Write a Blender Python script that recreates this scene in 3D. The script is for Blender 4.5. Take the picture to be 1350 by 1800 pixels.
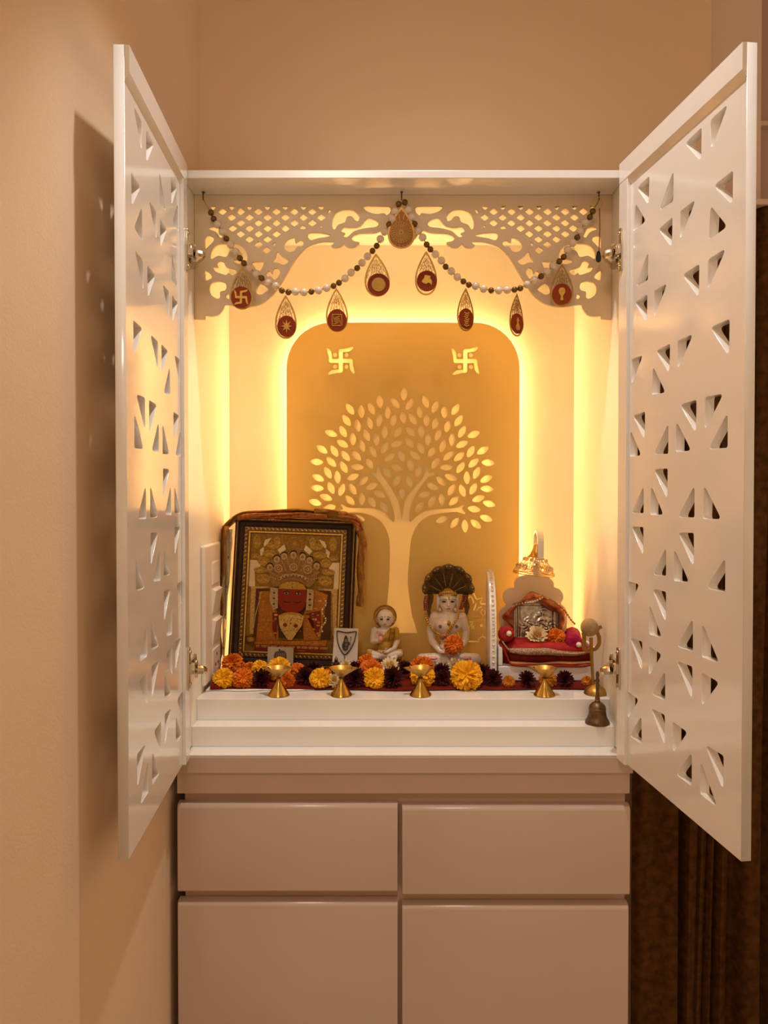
import bpy, bmesh, math, random
from mathutils import Vector, Matrix, noise as mnoise

random.seed(7)
for o in list(bpy.data.objects):
    bpy.data.objects.remove(o, do_unlink=True)
scene = bpy.context.scene
COL = scene.collection
PI = math.pi

# ------------------------------------------------------------------ camera
CH = 1.30                      # eye height above the floor
FPX, PX0 = 1400.0, 695.0
PITCH = math.radians(1.0)
PY0 = 852.0 + FPX * math.tan(PITCH)
CAM = Vector((0.0, -1.4, CH))
cd = bpy.data.cameras.new('camera')
cam = bpy.data.objects.new('camera', cd)
COL.objects.link(cam)
cam.location = CAM
cam.rotation_euler = (PI / 2 - PITCH, 0, 0)
cd.sensor_fit = 'VERTICAL'
cd.sensor_height = 36.0
cd.sensor_width = 27.0
cd.lens = FPX / 1800.0 * 36.0
cd.shift_x = -(PX0 - 675.0) / 1800.0
cd.shift_y = -(900.0 - PY0) / 1800.0
cd.clip_start = 0.02
scene.camera = cam

# ------------------------------------------------------------------ light
LED_COL = (1.0, 0.585, 0.225)
LED_STR = 88.0
ROOM_COL = (1.0, 0.78, 0.57)
wd = bpy.data.worlds.new('world')
scene.world = wd
wd.use_nodes = True
wd.node_tree.nodes['Background'].inputs[0].default_value = (1.0, 0.66, 0.40, 1)
wd.node_tree.nodes['Background'].inputs[1].default_value = 0.62
ld = bpy.data.lights.new('ceiling_spot', 'SPOT')
ld.spot_size = math.radians(66)
ld.spot_blend = 0.45
ld.shadow_soft_size = 0.025
ld.energy = 51.0
ld.color = (1.0, 0.96, 0.94)
lo = bpy.data.objects.new('ceiling_spot_light', ld)
COL.objects.link(lo)
lo.location = (0.07, -0.27, CH + 1.40)
# a second, larger fitting further back in the room, behind the photographer
ld2 = bpy.data.lights.new('room_lamp', 'AREA')
ld2.shape = 'DISK'
ld2.size = 0.5
ld2.energy = 13.0
ld2.color = (1.0, 0.88, 0.72)
lo2 = bpy.data.objects.new('room_ceiling_light', ld2)
COL.objects.link(lo2)
lo2.location = (-0.3, -2.0, CH + 1.38)

scene.view_settings.view_transform = 'Standard'
scene.view_settings.look = 'None'
scene.view_settings.gamma = 1.0
scene.view_settings.exposure = 0.0
scene.view_settings.use_curve_mapping = False

# ------------------------------------------------------------------ helpers
def at(px, py, Y):
    """point of the photograph's pixel on the vertical plane y = Y"""
    F = Vector((0, math.cos(PITCH), -math.sin(PITCH)))
    U = Vector((0, math.sin(PITCH), math.cos(PITCH)))
    d = F + Vector((1, 0, 0)) * ((px - PX0) / FPX) + U * ((PY0 - py) / FPX)
    return CAM + d * ((Y - CAM.y) / d.y)

def ray(px, py):
    return at(px, py, 0.0) - CAM

def sc(Y):
    return (Y - CAM.y) / FPX

def lin(c):
    c = c / 255.0
    return c / 12.92 if c <= 0.04045 else ((c + 0.055) / 1.055) ** 2.4

def rgb(r, g, b):
    return (lin(r), lin(g), lin(b), 1.0)

MATS = {}
def mat(name, col, rough=0.5, metal=0.0, var=0.0, vscale=40.0, bump=0.0, bscale=200.0,
        coat=0.0, trans=None, col2=None, spec=None, sheen=0.0, sss=0.0, alpha=None):
    if name in MATS:
        return MATS[name]
    m = bpy.data.materials.new(name)
    m.use_nodes = True
    nt = m.node_tree
    b = nt.nodes['Principled BSDF']
    b.inputs['Base Color'].default_value = col
    b.inputs['Roughness'].default_value = rough
    b.inputs['Metallic'].default_value = metal
    if coat:
        b.inputs['Coat Weight'].default_value = coat
        b.inputs['Coat Roughness'].default_value = 0.12
    if spec is not None:
        b.inputs['Specular IOR Level'].default_value = spec
    if sheen:
        b.inputs['Sheen Weight'].default_value = sheen
    if sss:
        b.inputs['Subsurface Weight'].default_value = sss
        b.inputs['Subsurface Scale'].default_value = 0.004
        b.inputs['Subsurface Radius'].default_value = (1.0, 0.6, 0.35)
    tc = nt.nodes.new('ShaderNodeTexCoord')
    if var or col2:
        n = nt.nodes.new('ShaderNodeTexNoise')
        n.inputs['Scale'].default_value = vscale
        n.inputs['Detail'].default_value = 4
        nt.links.new(tc.outputs['Object'], n.inputs['Vector'])
        r = nt.nodes.new('ShaderNodeValToRGB')
        c2 = col2 if col2 else tuple(max(0, x * (1 - var)) for x in col[:3]) + (1,)
        r.color_ramp.elements[0].color = c2
        r.color_ramp.elements[1].color = col
        r.color_ramp.elements[0].position = 0.35
        r.color_ramp.elements[1].position = 0.65
        nt.links.new(n.outputs['Fac'], r.inputs['Fac'])
        nt.links.new(r.outputs['Color'], b.inputs['Base Color'])
    if bump:
        n2 = nt.nodes.new('ShaderNodeTexNoise')
        n2.inputs['Scale'].default_value = bscale
        n2.inputs['Detail'].default_value = 3
        nt.links.new(tc.outputs['Object'], n2.inputs['Vector'])
        bp = nt.nodes.new('ShaderNodeBump')
        bp.inputs['Strength'].default_value = bump
        bp.inputs['Distance'].default_value = 0.002
        nt.links.new(n2.outputs['Fac'], bp.inputs['Height'])
        nt.links.new(bp.outputs['Normal'], b.inputs['Normal'])
    if trans:
        # light also passes through the sheet from behind
        fac, tcol = trans
        t = nt.nodes.new('ShaderNodeBsdfTranslucent')
        t.inputs['Color'].default_value = tcol
        mx = nt.nodes.new('ShaderNodeMixShader')
        mx.inputs[0].default_value = fac
        out = nt.nodes['Material Output']
        nt.links.new(b.outputs[0], mx.inputs[1])
        nt.links.new(t.outputs[0], mx.inputs[2])
        nt.links.new(mx.outputs[0], out.inputs['Surface'])
    MATS[name] = m
    return m

def emit(name, col, s):
    m = bpy.data.materials.new(name)
    m.use_nodes = True
    b = m.node_tree.nodes['Principled BSDF']
    b.inputs['Base Color'].default_value = (0.8, 0.7, 0.5, 1)
    b.inputs['Emission Color'].default_value = tuple(col) + (1,)
    b.inputs['Emission Strength'].default_value = s
    MATS[name] = m
    return m

M_WHITE = mat('white_lacquer', (0.86, 0.83, 0.77, 1), 0.22, coat=0.3, var=0.03, vscale=6)
M_DOOR = mat('white_door_lacquer', (0.86, 0.82, 0.75, 1), 0.16, coat=0.8, var=0.03, vscale=5)
M_WALL = mat('beige_wall_paint', (0.78, 0.58, 0.385, 1), 0.85, var=0.05, vscale=3, bump=0.15, bscale=260)
M_WALLP = mat('pale_wall_paint', (0.72, 0.56, 0.44, 1), 0.85, var=0.05, vscale=3, bump=0.15, bscale=260)
M_LAM = mat('mushroom_laminate', (0.58, 0.43, 0.34, 1), 0.22, var=0.05, vscale=4, coat=0.2)
M_LAMD = mat('mushroom_carcass', (0.54, 0.37, 0.26, 1), 0.4, var=0.05, vscale=4)
M_VAL = mat('cream_valance', (0.84, 0.68, 0.46, 1), 0.4, var=0.04, vscale=8)
M_NICHE = mat('niche_white', (0.88, 0.84, 0.74, 1), 0.4, var=0.03, vscale=5)
M_PANEL = mat('amber_acrylic', (0.68, 0.49, 0.15, 1), 0.4, spec=0.2, trans=(0.03, (0.85, 0.56, 0.16, 1)))
M_LEAF = mat('glow_paled_acrylic', (0.80, 0.74, 0.50, 1), 0.4, spec=0.2, trans=(0.45, (0.90, 0.86, 0.56, 1)))  # base colour paled so the thinner cuts look more strongly lit from behind
M_LED = emit('led_strip_glow', LED_COL, LED_STR)
M_BRASS = mat('polished_brass', (0.62, 0.36, 0.08, 1), 0.24, metal=1.0, var=0.25, vscale=60, bump=0.05, bscale=300)
M_BRASSB = mat('satin_brass', (0.55, 0.32, 0.07, 1), 0.42, metal=0.9, var=0.25, vscale=60)
M_BRASSD = mat('aged_brass', (0.20, 0.12, 0.055, 1), 0.42, metal=0.85, var=0.4, vscale=80, bump=0.15, bscale=300)
M_BRASSM = mat('matt_brass', (0.42, 0.24, 0.05, 1), 0.38, metal=0.85, var=0.2, vscale=60)
M_NICKEL = mat('nickel', (0.62, 0.53, 0.40, 1), 0.18, metal=1.0)
M_GOLD = mat('gold_leaf', (0.75, 0.45, 0.10, 1), 0.28, metal=0.9, var=0.2, vscale=200)
M_GOLDB = mat('pendant_gold', (0.50, 0.28, 0.06, 1), 0.3, metal=0.7, var=0.2, vscale=100)
M_BEADD = mat('bronze_bead', (0.17, 0.085, 0.014, 1), 0.3, metal=0.5, bump=0.2, bscale=500)
M_PEARL = mat('pearl', (0.80, 0.66, 0.50, 1), 0.18, coat=0.6, var=0.08, vscale=30)
M_ENAMEL = mat('brick_red_enamel', (0.24, 0.032, 0.004, 1), 0.4, spec=0.15, var=0.1, vscale=50)
M_MARBLE = mat('white_marble', (0.80, 0.68, 0.55, 1), 0.28, coat=0.3, var=0.06, vscale=60, sss=0.15)
M_PINK = mat('pink_tint', (0.75, 0.34, 0.26, 1), 0.4)
M_DKHOOD = mat('dark_painted_hood', (0.17, 0.085, 0.016, 1), 0.35, spec=0.3, var=0.5, vscale=120)
M_BLACK = mat('black_paint', (0.012, 0.008, 0.005, 1), 0.4)
M_WHITEP = mat('white_paint', (0.85, 0.80, 0.70, 1), 0.4)
M_LIP = mat('lip_red', (0.5, 0.12, 0.06, 1), 0.4)
M_REDB = mat('dark_red_bead', (0.25, 0.03, 0.012, 1), 0.2, coat=0.5)
M_ROBE = mat('gold_robe', (0.62, 0.34, 0.03, 1), 0.4, metal=0.2, var=0.2, vscale=100)
M_MAROON = mat('maroon_cloth', (0.17, 0.013, 0.005, 1), 0.75, spec=0.1, var=0.3, vscale=60, bump=0.3, bscale=400)
M_REDC = mat('red_cloth', (0.38, 0.018, 0.014, 1), 0.6, spec=0.15, var=0.25, vscale=40, bump=0.2, bscale=300)
M_MAG = mat('magenta_velvet', (0.38, 0.012, 0.06, 1), 0.7, spec=0.1, var=0.3, vscale=50)
M_ORC = mat('orange_satin', (0.50, 0.13, 0.03, 1), 0.4, col2=(0.22, 0.04, 0.012, 1), vscale=90)
M_LACE = mat('beige_lace', (0.55, 0.36, 0.20, 1), 0.6, col2=(0.20, 0.08, 0.05, 1), vscale=420, bump=0.4, bscale=500)
M_SATIN = mat('gold_satin', (0.72, 0.36, 0.12, 1), 0.25, metal=0.4, var=0.4, vscale=40)
M_SILVER = mat('embossed_silver', (0.55, 0.47, 0.38, 1), 0.22, metal=0.9, var=0.35, vscale=120)
M_WALNUT = mat('dark_walnut', (0.045, 0.018, 0.006, 1), 0.35, spec=0.25, var=0.4, vscale=60)
M_STOLE = mat('amber_stole', (0.50, 0.25, 0.03, 1), 0.55, col2=(0.28, 0.10, 0.012, 1), vscale=70, bump=0.3, bscale=350)
M_STOLER = mat('red_gold_brocade', (0.45, 0.08, 0.035, 1), 0.5, col2=(0.60, 0.30, 0.05, 1), vscale=130, bump=0.3, bscale=350)
M_CREAMC = mat('cream_cloth', (0.75, 0.66, 0.45, 1), 0.7, bump=0.2, bscale=300)
M_CURT = mat('brown_curtain', (0.11, 0.046, 0.010, 1), 0.75, col2=(0.06, 0.024, 0.005, 1), vscale=60, bump=0.35, bscale=300, spec=0.08)
M_NUT = mat('beige_nut', (0.42, 0.26, 0.10, 1), 0.6, var=0.35, vscale=60, bump=0.4, bscale=120)
M_PLASTIC = mat('cream_plastic', (0.78, 0.70, 0.60, 1), 0.35)
M_FLOOR = mat('pale_floor_tile', (0.55, 0.46, 0.36, 1), 0.3, var=0.15, vscale=4)

def link(o):
    COL.objects.link(o)
    return o

def tag(o, label=None, cat=None, group=None, kind=None):
    if label: o['label'] = label
    if cat: o['category'] = cat
    if group: o['group'] = group
    if kind: o['kind'] = kind
    return o

def thing(name, loc, label, cat, group=None, rot=None):
    o = bpy.data.objects.new(name, None)
    o.empty_display_size = 0.02
    o.location = loc
    if rot is not None:
        o.rotation_euler = rot
    link(o)
    return tag(o, label, cat, group)

def wmat(o):
    m = o.matrix_basis.copy()
    while o.parent:
        o = o.parent
        m = o.matrix_basis @ m
    return m

def finish(name, me, m, parent=None, smooth=False, local=False):
    if m is not None:
        for x in (m if isinstance(m, (list, tuple)) else [m]):
            me.materials.append(x)
    if smooth:
        me.polygons.foreach_set('use_smooth', [True] * len(me.polygons))
        try:
            me.set_sharp_from_angle(angle=math.radians(smooth if smooth is not True else 50))
        except Exception:
            pass
    o = bpy.data.objects.new(name, me)
    link(o)
    if parent:
        if not local:
            me.transform(wmat(parent).inverted())
        o.parent = parent
    return o

def rebase(o):
    """put a single-mesh thing's origin at its base centre"""
    vs = [v.co for v in o.data.vertices]
    lo_ = Vector((min(v.x for v in vs), min(v.y for v in vs), min(v.z for v in vs)))
    hi_ = Vector((max(v.x for v in vs), max(v.y for v in vs), max(v.z for v in vs)))
    c = Vector(((lo_.x + hi_.x) / 2, (lo_.y + hi_.y) / 2, lo_.z))
    o.data.transform(Matrix.Translation(-c))
    o.location = c
    return o

def frame_of(d, up=Vector((0, 0, 1))):
    d = d.normalized()
    if abs(d.dot(up)) > 0.98:
        up = Vector((0, 1, 0))
    a = d.cross(up).normalized()
    b = a.cross(d).normalized()
    return a, b

class MB:
    def __init__(s):
        s.v, s.f, s.mi = [], [], []
    def add(s, vs, fs, mi=0, M=None):
        n = len(s.v)
        for v in vs:
            v = Vector(v)
            s.v.append(M @ v if M else v)
        for f in fs:
            s.f.append(tuple(i + n for i in f))
            s.mi.append(mi)
        return s
    def addmesh(s, me, mi=0, M=None):
        return s.add([v.co for v in me.vertices], [tuple(p.vertices) for p in me.polygons], mi, M)
    def box(s, x0, x1, y0, y1, z0, z1, mi=0, M=None, bev=0.0, seg=2):
        bm = bmesh.new()
        vs = [bm.verts.new((x, y, z)) for x in (x0, x1) for y in (y0, y1) for z in (z0, z1)]
        for q in ((0, 1, 3, 2), (4, 6, 7, 5), (0, 4, 5, 1), (2, 3, 7, 6), (0, 2, 6, 4), (1, 5, 7, 3)):
            bm.faces.new([vs[i] for i in q])
        bmesh.ops.recalc_face_normals(bm, faces=bm.faces)
        if bev:
            bmesh.ops.bevel(bm, geom=list(bm.edges), offset=bev, segments=seg, profile=0.5, affect='EDGES')
        me = bpy.data.meshes.new('tmp'); bm.to_mesh(me); bm.free()
        s.addmesh(me, mi, M); bpy.data.meshes.remove(me)
        return s
    def tube(s, pts, r, seg=8, mi=0, closed=False, cap=True, flat=1.0):
        pts = [Vector(p) for p in pts]
        n = len(pts)
        rs = r if isinstance(r, (list, tuple)) else [r] * n
        base = len(s.v)
        pa = None
        for i, p in enumerate(pts):
            if closed:
                d = pts[(i + 1) % n] - pts[i - 1]
            else:
                d = pts[min(i + 1, n - 1)] - pts[max(i - 1, 0)]
            if d.length < 1e-9: d = Vector((0, 0, 1))
            d.normalize()
            if pa is None:
                a, b = frame_of(d)
            else:
                a = (pa - d * pa.dot(d))
                a = a.normalized() if a.length > 1e-6 else frame_of(d)[0]
                b = d.cross(a).normalized()
            pa = a
            for k in range(seg):
                t = 2 * PI * k / seg
                s.v.append(p + a * (math.cos(t) * rs[i]) + b * (math.sin(t) * rs[i] * flat))
        m = n if closed else n - 1
        for i in range(m):
            for k in range(seg):
                a0 = base + i * seg + k
                a1 = base + i * seg + (k + 1) % seg
                b0 = base + ((i + 1) % n) * seg + k
                b1 = base + ((i + 1) % n) * seg + (k + 1) % seg
                s.f.append((a0, a1, b1, b0)); s.mi.append(mi)
        if cap and not closed:
            s.f.append(tuple(base + k for k in range(seg - 1, -1, -1))); s.mi.append(mi)
            s.f.append(tuple(base + (n - 1) * seg + k for k in range(seg))); s.mi.append(mi)
        return s
    def lathe(s, prof, seg=32, mi=0, M=None, rad=None, cap=True):
        vs, fs = [], []
        for r, z in prof:
            for k in range(seg):
                t = 2 * PI * k / seg
                q = rad(t, r, z) if rad else r
                vs.append((q * math.cos(t), q * math.sin(t), z))
        for i in range(len(prof) - 1):
            for k in range(seg):
                k2 = (k + 1) % seg
                fs.append((i * seg + k, i * seg + k2, (i + 1) * seg + k2, (i + 1) * seg + k))
        if cap:
            fs.append(tuple(range(seg - 1, -1, -1)))
            fs.append(tuple((len(prof) - 1) * seg + k for k in range(seg)))
        return s.add(vs, fs, mi, M)
    def ell(s, c, r, seg=16, rings=10, mi=0, M=None):
        if not isinstance(r, (list, tuple)): r = (r, r, r)
        c = Vector(c)
        vs, fs = [(0, 0, -1)], []
        for i in range(1, rings):
            ph = -PI / 2 + PI * i / rings
            for k in range(seg):
                t = 2 * PI * k / seg
                vs.append((math.cos(ph) * math.cos(t), math.cos(ph) * math.sin(t), math.sin(ph)))
        vs.append((0, 0, 1))
        for k in range(seg):
            fs.append((0, 1 + (k + 1) % seg, 1 + k))
        for i in range(rings - 2):
            for k in range(seg):
                a = 1 + i * seg
                k2 = (k + 1) % seg
                fs.append((a + k, a + k2, a + seg + k2, a + seg + k))
        a = 1 + (rings - 2) * seg
        for k in range(seg):
            fs.append((a + k, a + (k + 1) % seg, len(vs) - 1))
        T = Matrix.Translation(c) @ Matrix.Diagonal((r[0], r[1], r[2], 1))
        return s.add(vs, fs, mi, (M @ T) if M else T)
    def plate(s, outline, holes=(), depth=0.005, bev=0.0, mi=0, M=None, openback=False):
        me = plate_mesh(outline, holes, depth, bev, openback)
        s.addmesh(me, mi, M); bpy.data.meshes.remove(me)
        return s
    def grid(s, P, mi=0, closed_u=False):
        """P[i][j] of points"""
        base = len(s.v); nu = len(P); nv = len(P[0])
        for row in P:
            for p in row: s.v.append(Vector(p))
        for i in range(nu if closed_u else nu - 1):
            for j in range(nv - 1):
                i2 = (i + 1) % nu
                s.f.append((base + i * nv + j, base + i2 * nv + j, base + i2 * nv + j + 1, base + i * nv + j + 1))
                s.mi.append(mi)
        return s
    def mesh(s, name='mesh'):
        me = bpy.data.meshes.new(name)
        me.from_pydata([tuple(v) for v in s.v], [], s.f)
        me.polygons.foreach_set('material_index', s.mi)
        me.update()
        return me
    def build(s, name, m, parent=None, smooth=False, local=False):
        return finish(name, s.mesh(name), m, parent, smooth, local)

def evald(o):
    dg = bpy.context.evaluated_depsgraph_get()
    me = bpy.data.meshes.new_from_object(o.evaluated_get(dg))
    return me

def plate_mesh(outline, holes=(), depth=0.005, bev=0.0, openback=False):
    """flat shape in local XY with holes, thick from z=-depth (back) to z=0 (front)"""
    cu = bpy.data.curves.new('c', 'CURVE')
    cu.dimensions = '2D'
    cu.fill_mode = 'FRONT' if openback else 'BOTH'
    cu.extrude = depth / 2
    if bev:
        cu.bevel_depth = bev; cu.bevel_resolution = 1
        cu.offset = -bev
        cu.extrude = depth / 2 - bev
    outs = outline if isinstance(outline[0][0], (tuple, list, Vector)) else [outline]
    for poly in list(outs) + list(holes):
        sp = cu.splines.new('POLY')
        sp.points.add(len(poly) - 1)
        for i, p in enumerate(poly):
            sp.points[i].co = (p[0], p[1], 0, 1)
        sp.use_cyclic_u = True
    o = bpy.data.objects.new('c', cu); link(o)
    me = evald(o)
    bpy.data.objects.remove(o); bpy.data.curves.remove(cu)
    me.transform(Matrix.Translation((0, 0, -depth / 2)))
    bm = bmesh.new(); bm.from_mesh(me)
    bmesh.ops.remove_doubles(bm, verts=bm.verts, dist=1e-6)
    if not openback:
        bmesh.ops.recalc_face_normals(bm, faces=bm.faces)
    bm.to_mesh(me); bm.free()
    return me

def rnd_poly(pts, r, n=4):
    out = []
    m = len(pts)
    for i in range(m):
        p0, p1, p2 = Vector(pts[i - 1]), Vector(pts[i]), Vector(pts[(i + 1) % m])
        a, b = (p0 - p1), (p2 - p1)
        la, lb = a.length, b.length
        a.normalize(); b.normalize()
        ang = a.angle(b)
        d = min(r / math.tan(ang / 2), la * 0.4, lb * 0.4)
        s_, e_ = p1 + a * d, p1 + b * d
        for k in range(n + 1):
            t = k / n
            out.append(tuple(s_ * (1 - t) ** 2 + p1 * 2 * t * (1 - t) + e_ * t * t))
    return out

def smooth_poly(pts, n=4, closed=True):
    out = []
    m = len(pts)
    P = [Vector(p) for p in pts]
    rng = range(m) if closed else range(m - 1)
    for i in rng:
        if closed:
            p0, p1, p2, p3 = P[i - 1], P[i], P[(i + 1) % m], P[(i + 2) % m]
        else:
            p0, p1, p2, p3 = P[max(i - 1, 0)], P[i], P[i + 1], P[min(i + 2, m - 1)]
        for k in range(n):
            t = k / n
            out.append(0.5 * ((2 * p1) + (-p0 + p2) * t + (2 * p0 - 5 * p1 + 4 * p2 - p3) * t * t + (-p0 + 3 * p1 - 3 * p2 + p3) * t ** 3))
    if not closed:
        out.append(P[-1])
    return out

def t2(l):
    return [(p[0], p[1]) for p in l]

def stroke(pts, w, n=3):
    """polyline thickened into one polygon (2D)"""
    P = [Vector((p[0], p[1])) for p in pts]
    L, R = [], []
    for i, p in enumerate(P):
        d = P[min(i + 1, len(P) - 1)] - P[max(i - 1, 0)]
        d.normalize()
        nn = Vector((-d.y, d.x)) * w / 2
        L.append(tuple(p + nn)); R.append(tuple(p - nn))
    return L + R[::-1]

def circ(c, r, n=12, ry=None):
    ry = r if ry is None else ry
    return [(c[0] + r * math.cos(2 * PI * k / n), c[1] + ry * math.sin(2 * PI * k / n)) for k in range(n)]

# plane with local x = world X, local y = world Z, facing the camera (local z = -Y)
def wall_M(Y):
    return Matrix(((1, 0, 0, 0), (0, 0, -1, Y), (0, 1, 0, 0), (0, 0, 0, 1)))

def pxz(px, py, Y):
    p = at(px, py, Y)
    return (p.x, p.z)

def crop(ox, oy, s):
    return lambda u, v: (ox + u / s, oy + v / s)

def remesh_body(mb, voxel=0.0013, smooth=6):
    me = mb.mesh('tmp')
    o = bpy.data.objects.new('tmp', me); link(o)
    r = o.modifiers.new('r', 'REMESH'); r.mode = 'VOXEL'; r.voxel_size = voxel
    s_ = o.modifiers.new('s', 'SMOOTH'); s_.iterations = smooth; s_.factor = 0.5
    out = evald(o)
    bpy.data.objects.remove(o); bpy.data.meshes.remove(me)
    return out

def dupe(o, parent, loc=None, M=None, name=None):
    c = o.copy()
    link(c)
    c.parent = parent
    if name: c.name = name
    if loc is not None: c.location = loc
    if M is not None: c.matrix_basis = M
    return c
# ------------------------------------------------------------------ the room
XL, XR = -0.390, 0.4186            # outer sides of the shrine
IL, IR = -0.372, 0.4006            # inner sides
ZT, ZTI = CH + 0.549, CH + 0.535   # top of shrine outside / inside
Z_SLAB = CH - 0.478
Z_ST2 = CH - 0.4407
Z_PL = CH - 0.4004                 # platform the idols stand on
WALLX = -0.402
YW = 0.25                          # face of the back wall

def structure(name, mb, m, label=None):
    o = mb.build(name, m)
    rebase(o)
    return tag(o, label, None, None, 'structure')

structure('wall_left', MB().box(WALLX - 0.12, WALLX, -2.6, 0.60, 0, 2.72), M_WALL, 'plain beige painted wall beside the open shrine door')
structure('floor', MB().box(-0.6, 2.2, -2.6, 0.60, -0.05, 0.0), M_FLOOR)
structure('ceiling', MB().box(-0.6, 2.2, -2.6, 0.60, 2.72, 2.80), M_WALLP)
xb = at(1250, 60, YW).x
mb = MB()
mb.box(WALLX, XR + 0.004, YW, 0.56, ZT + 0.001, 2.72)
mb.box(XR + 0.004, xb, YW, 0.56, 0, 2.72)
structure('wall_back', mb, M_WALL, 'beige wall above and beside the white shrine')
xq = at(1335, 60, YW + 0.03).x
structure('wall_right', MB().box(xb + 0.0005, xq, YW + 0.02, 0.56, 0, 2.72), M_WALLP, 'paler strip of wall at the upper right corner')
structure('wall_far', MB().box(xq, 2.2, 0.42, 0.58, 0, 2.72), mat('rosy_wall', (0.50, 0.34, 0.29, 1), 0.85, var=0.06, vscale=3), 'rosy wall past the curtain')
structure('trim_1', MB().box(xq + 0.001, 1.6, 0.405, 0.42, at(1340, 222, 0.41).z, at(1340, 214, 0.41).z), M_WALLP)

# curtain with deep folds
yc = 0.19
ztop = at(1340, 366, yc).z
folds = [(1112, 0.0), (1126, -0.012), (1150, -0.004), (1187, -0.014), (1189.5, 0.030), (1200, 0.020), (1214, -0.012),
         (1231, -0.004), (1234, 0.026), (1246, -0.008), (1257, 0.0), (1260, 0.024), (1270, -0.008), (1280, 0.022), (1291, -0.008),
         (1300, 0.0), (1304, 0.028), (1318, 0.018), (1334, -0.018), (1352, -0.012), (1366, 0.024), (1390, -0.016), (1410, 0.02), (1440, -0.016), (1470, 0.02), (1500, -0.01)]
cols = []
for k in range(len(folds) - 1):
    (a, d0), (b, d1) = folds[k], folds[k + 1]
    n = 5
    for j in range(n):
        t = j / n
        tt = t * t * (3 - 2 * t)
        cols.append((a + (b - a) * t, d0 + (d1 - d0) * tt))
cols.append(folds[-1])
P = []
for i, (p, d) in enumerate(cols):
    row = []
    x = at(p, 1200, yc).x
    for j in range(15):
        t = j / 14
        z = ztop + (0.03 - ztop) * t
        sw = 0.012 * math.sin(3.1 * t + i * 0.03) * max(0.0, min(1.0, (p - 1195) / 60)) - 0.02 * t * max(0.0, min(1.0, (p - 1195) / 60))
        row.append((x + sw, yc + d * (0.55 + 0.45 * t), z))
    P.append(row)
cur = MB().grid(P).build('curtain', M_CURT, None, smooth=True)
md = cur.modifiers.new('thick', 'SOLIDIFY'); md.thickness = 0.004; md.offset = -1
rebase(cur)
tag(cur, 'dark brown pleated floor-length curtain hanging right of the shrine', 'curtain')
rail = thing('curtain_rail', (at(1340, 362, 0.20).x, 0.19, ztop), 'pale curtain pelmet strip along the top of the brown curtain', 'curtain rail')
MB().box(XR + 0.02, 1.35, yc - 0.02, yc + 0.03, ztop + 0.0005, ztop + 0.012, bev=0.002).build('rail_body', M_WALLP, rail)
for k in range(8):
    x = XR + 0.07 + k * 0.1
    MB().tube([(x, yc, ztop + 0.0008), (x, yc, ztop + 0.011)], 0.003, 6).build('glider', M_NICKEL, rail)

# ------------------------------------------------------------------ base cabinet
base = thing('base_cabinet', (0.0143, 0.2, 0.0), 'mushroom-beige laminate base cabinet with two drawers above two doors under the shrine', 'cabinet')
MB().box(XL + 0.012, XR - 0.006, 0.0225, 0.41, 0.08, CH - 0.5115).build('carcass', M_LAMD, base)
MB().box(XL + 0.03, XR - 0.03, 0.06, 0.40, 0.0, 0.08).build('plinth', M_LAMD, base)
MB().box(XL + 0.002, XR - 0.002, 0.006, 0.03, CH - 0.549, CH - 0.5115, bev=0.001).build('fascia', M_LAM, base)
def front(name, x0, x1, z0, z1):
    # slab front whose upper edge is rolled back as a finger pull
    prof = [(0.022, z0), (0.003, z0), (0.0, z0 + 0.003), (0.0, z1 - 0.008), (0.0012, z1 - 0.004), (0.004, z1 - 0.001), (0.009, z1), (0.022, z1)]
    b = 0.003
    P = []
    for x, ins in ((x0, b), (x0 + b * 0.3, b * 0.3), (x0 + b, 0), (x1 - b, 0), (x1 - b * 0.3, b * 0.3), (x1, b)):
        P.append([(x, y + ins if y < 0.02 else y, z) for y, z in prof])
    mb = MB().grid(P)
    n = len(prof)
    mb.f.append(tuple(range(n))); mb.mi.append(0)
    mb.f.append(tuple(5 * n + k for k in range(n - 1, -1, -1))); mb.mi.append(0)
    return mb.build(name, M_LAM, base, smooth=35)
xm0, xm1 = (699.5 - PX0) / 1000, (706.5 - PX0) / 1000
front('drawer_front', XL + 0.003, xm0, CH - 0.7225, CH - 0.566)
front('drawer_front', xm1, XR - 0.002, CH - 0.7285, CH - 0.570)
front('cabinet_door', XL + 0.003, xm0, 0.085, CH - 0.7405)
front('cabinet_door', xm1, XR - 0.004, 0.085, CH - 0.7465)

top = MB().box(XL - 0.002, XR + 0.002, 0.0, 0.415, CH - 0.511, Z_SLAB - 0.0035, bev=0.0012).build('countertop', M_LAM, None)
rebase(top)
tag(top, 'beige slab between the shrine and the beige base cabinet', 'countertop')

# ------------------------------------------------------------------ shrine body
shr = thing('shrine_cabinet', (0.0143, 0.2, Z_SLAB), 'open white home shrine cabinet with pierced doors and lit niche', 'shrine')
MB().box(XL, IL, 0.0, 0.41, Z_SLAB, ZT, bev=0.001).build('side_panel', M_NICHE, shr)
MB().box(IR, XR, 0.0, 0.41, Z_SLAB, ZT, bev=0.001).build('side_panel', M_NICHE, shr)
MB().box(XL + 0.0185, XR - 0.0185, 0.0, 0.41, ZTI, ZT, bev=0.001).build('top_panel', M_WHITE, shr)
MB().box(IL, IR, 0.39, 0.41, Z_SLAB, ZTI).build('back_panel', M_NICHE, shr)
MB().box(IL, IR, 0.001, 0.39, Z_SLAB - 0.003, Z_SLAB, bev=0.0008).build('floor_board', M_WHITE, shr)
MB().box(IL, IR, 0.045, 0.39, Z_SLAB, Z_ST2, bev=0.0012).build('lower_step', M_WHITE, shr)
MB().box(IL, IR, 0.083, 0.39, Z_ST2, Z_PL, bev=0.0012).build('platform_step', M_WHITE, shr)

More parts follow.
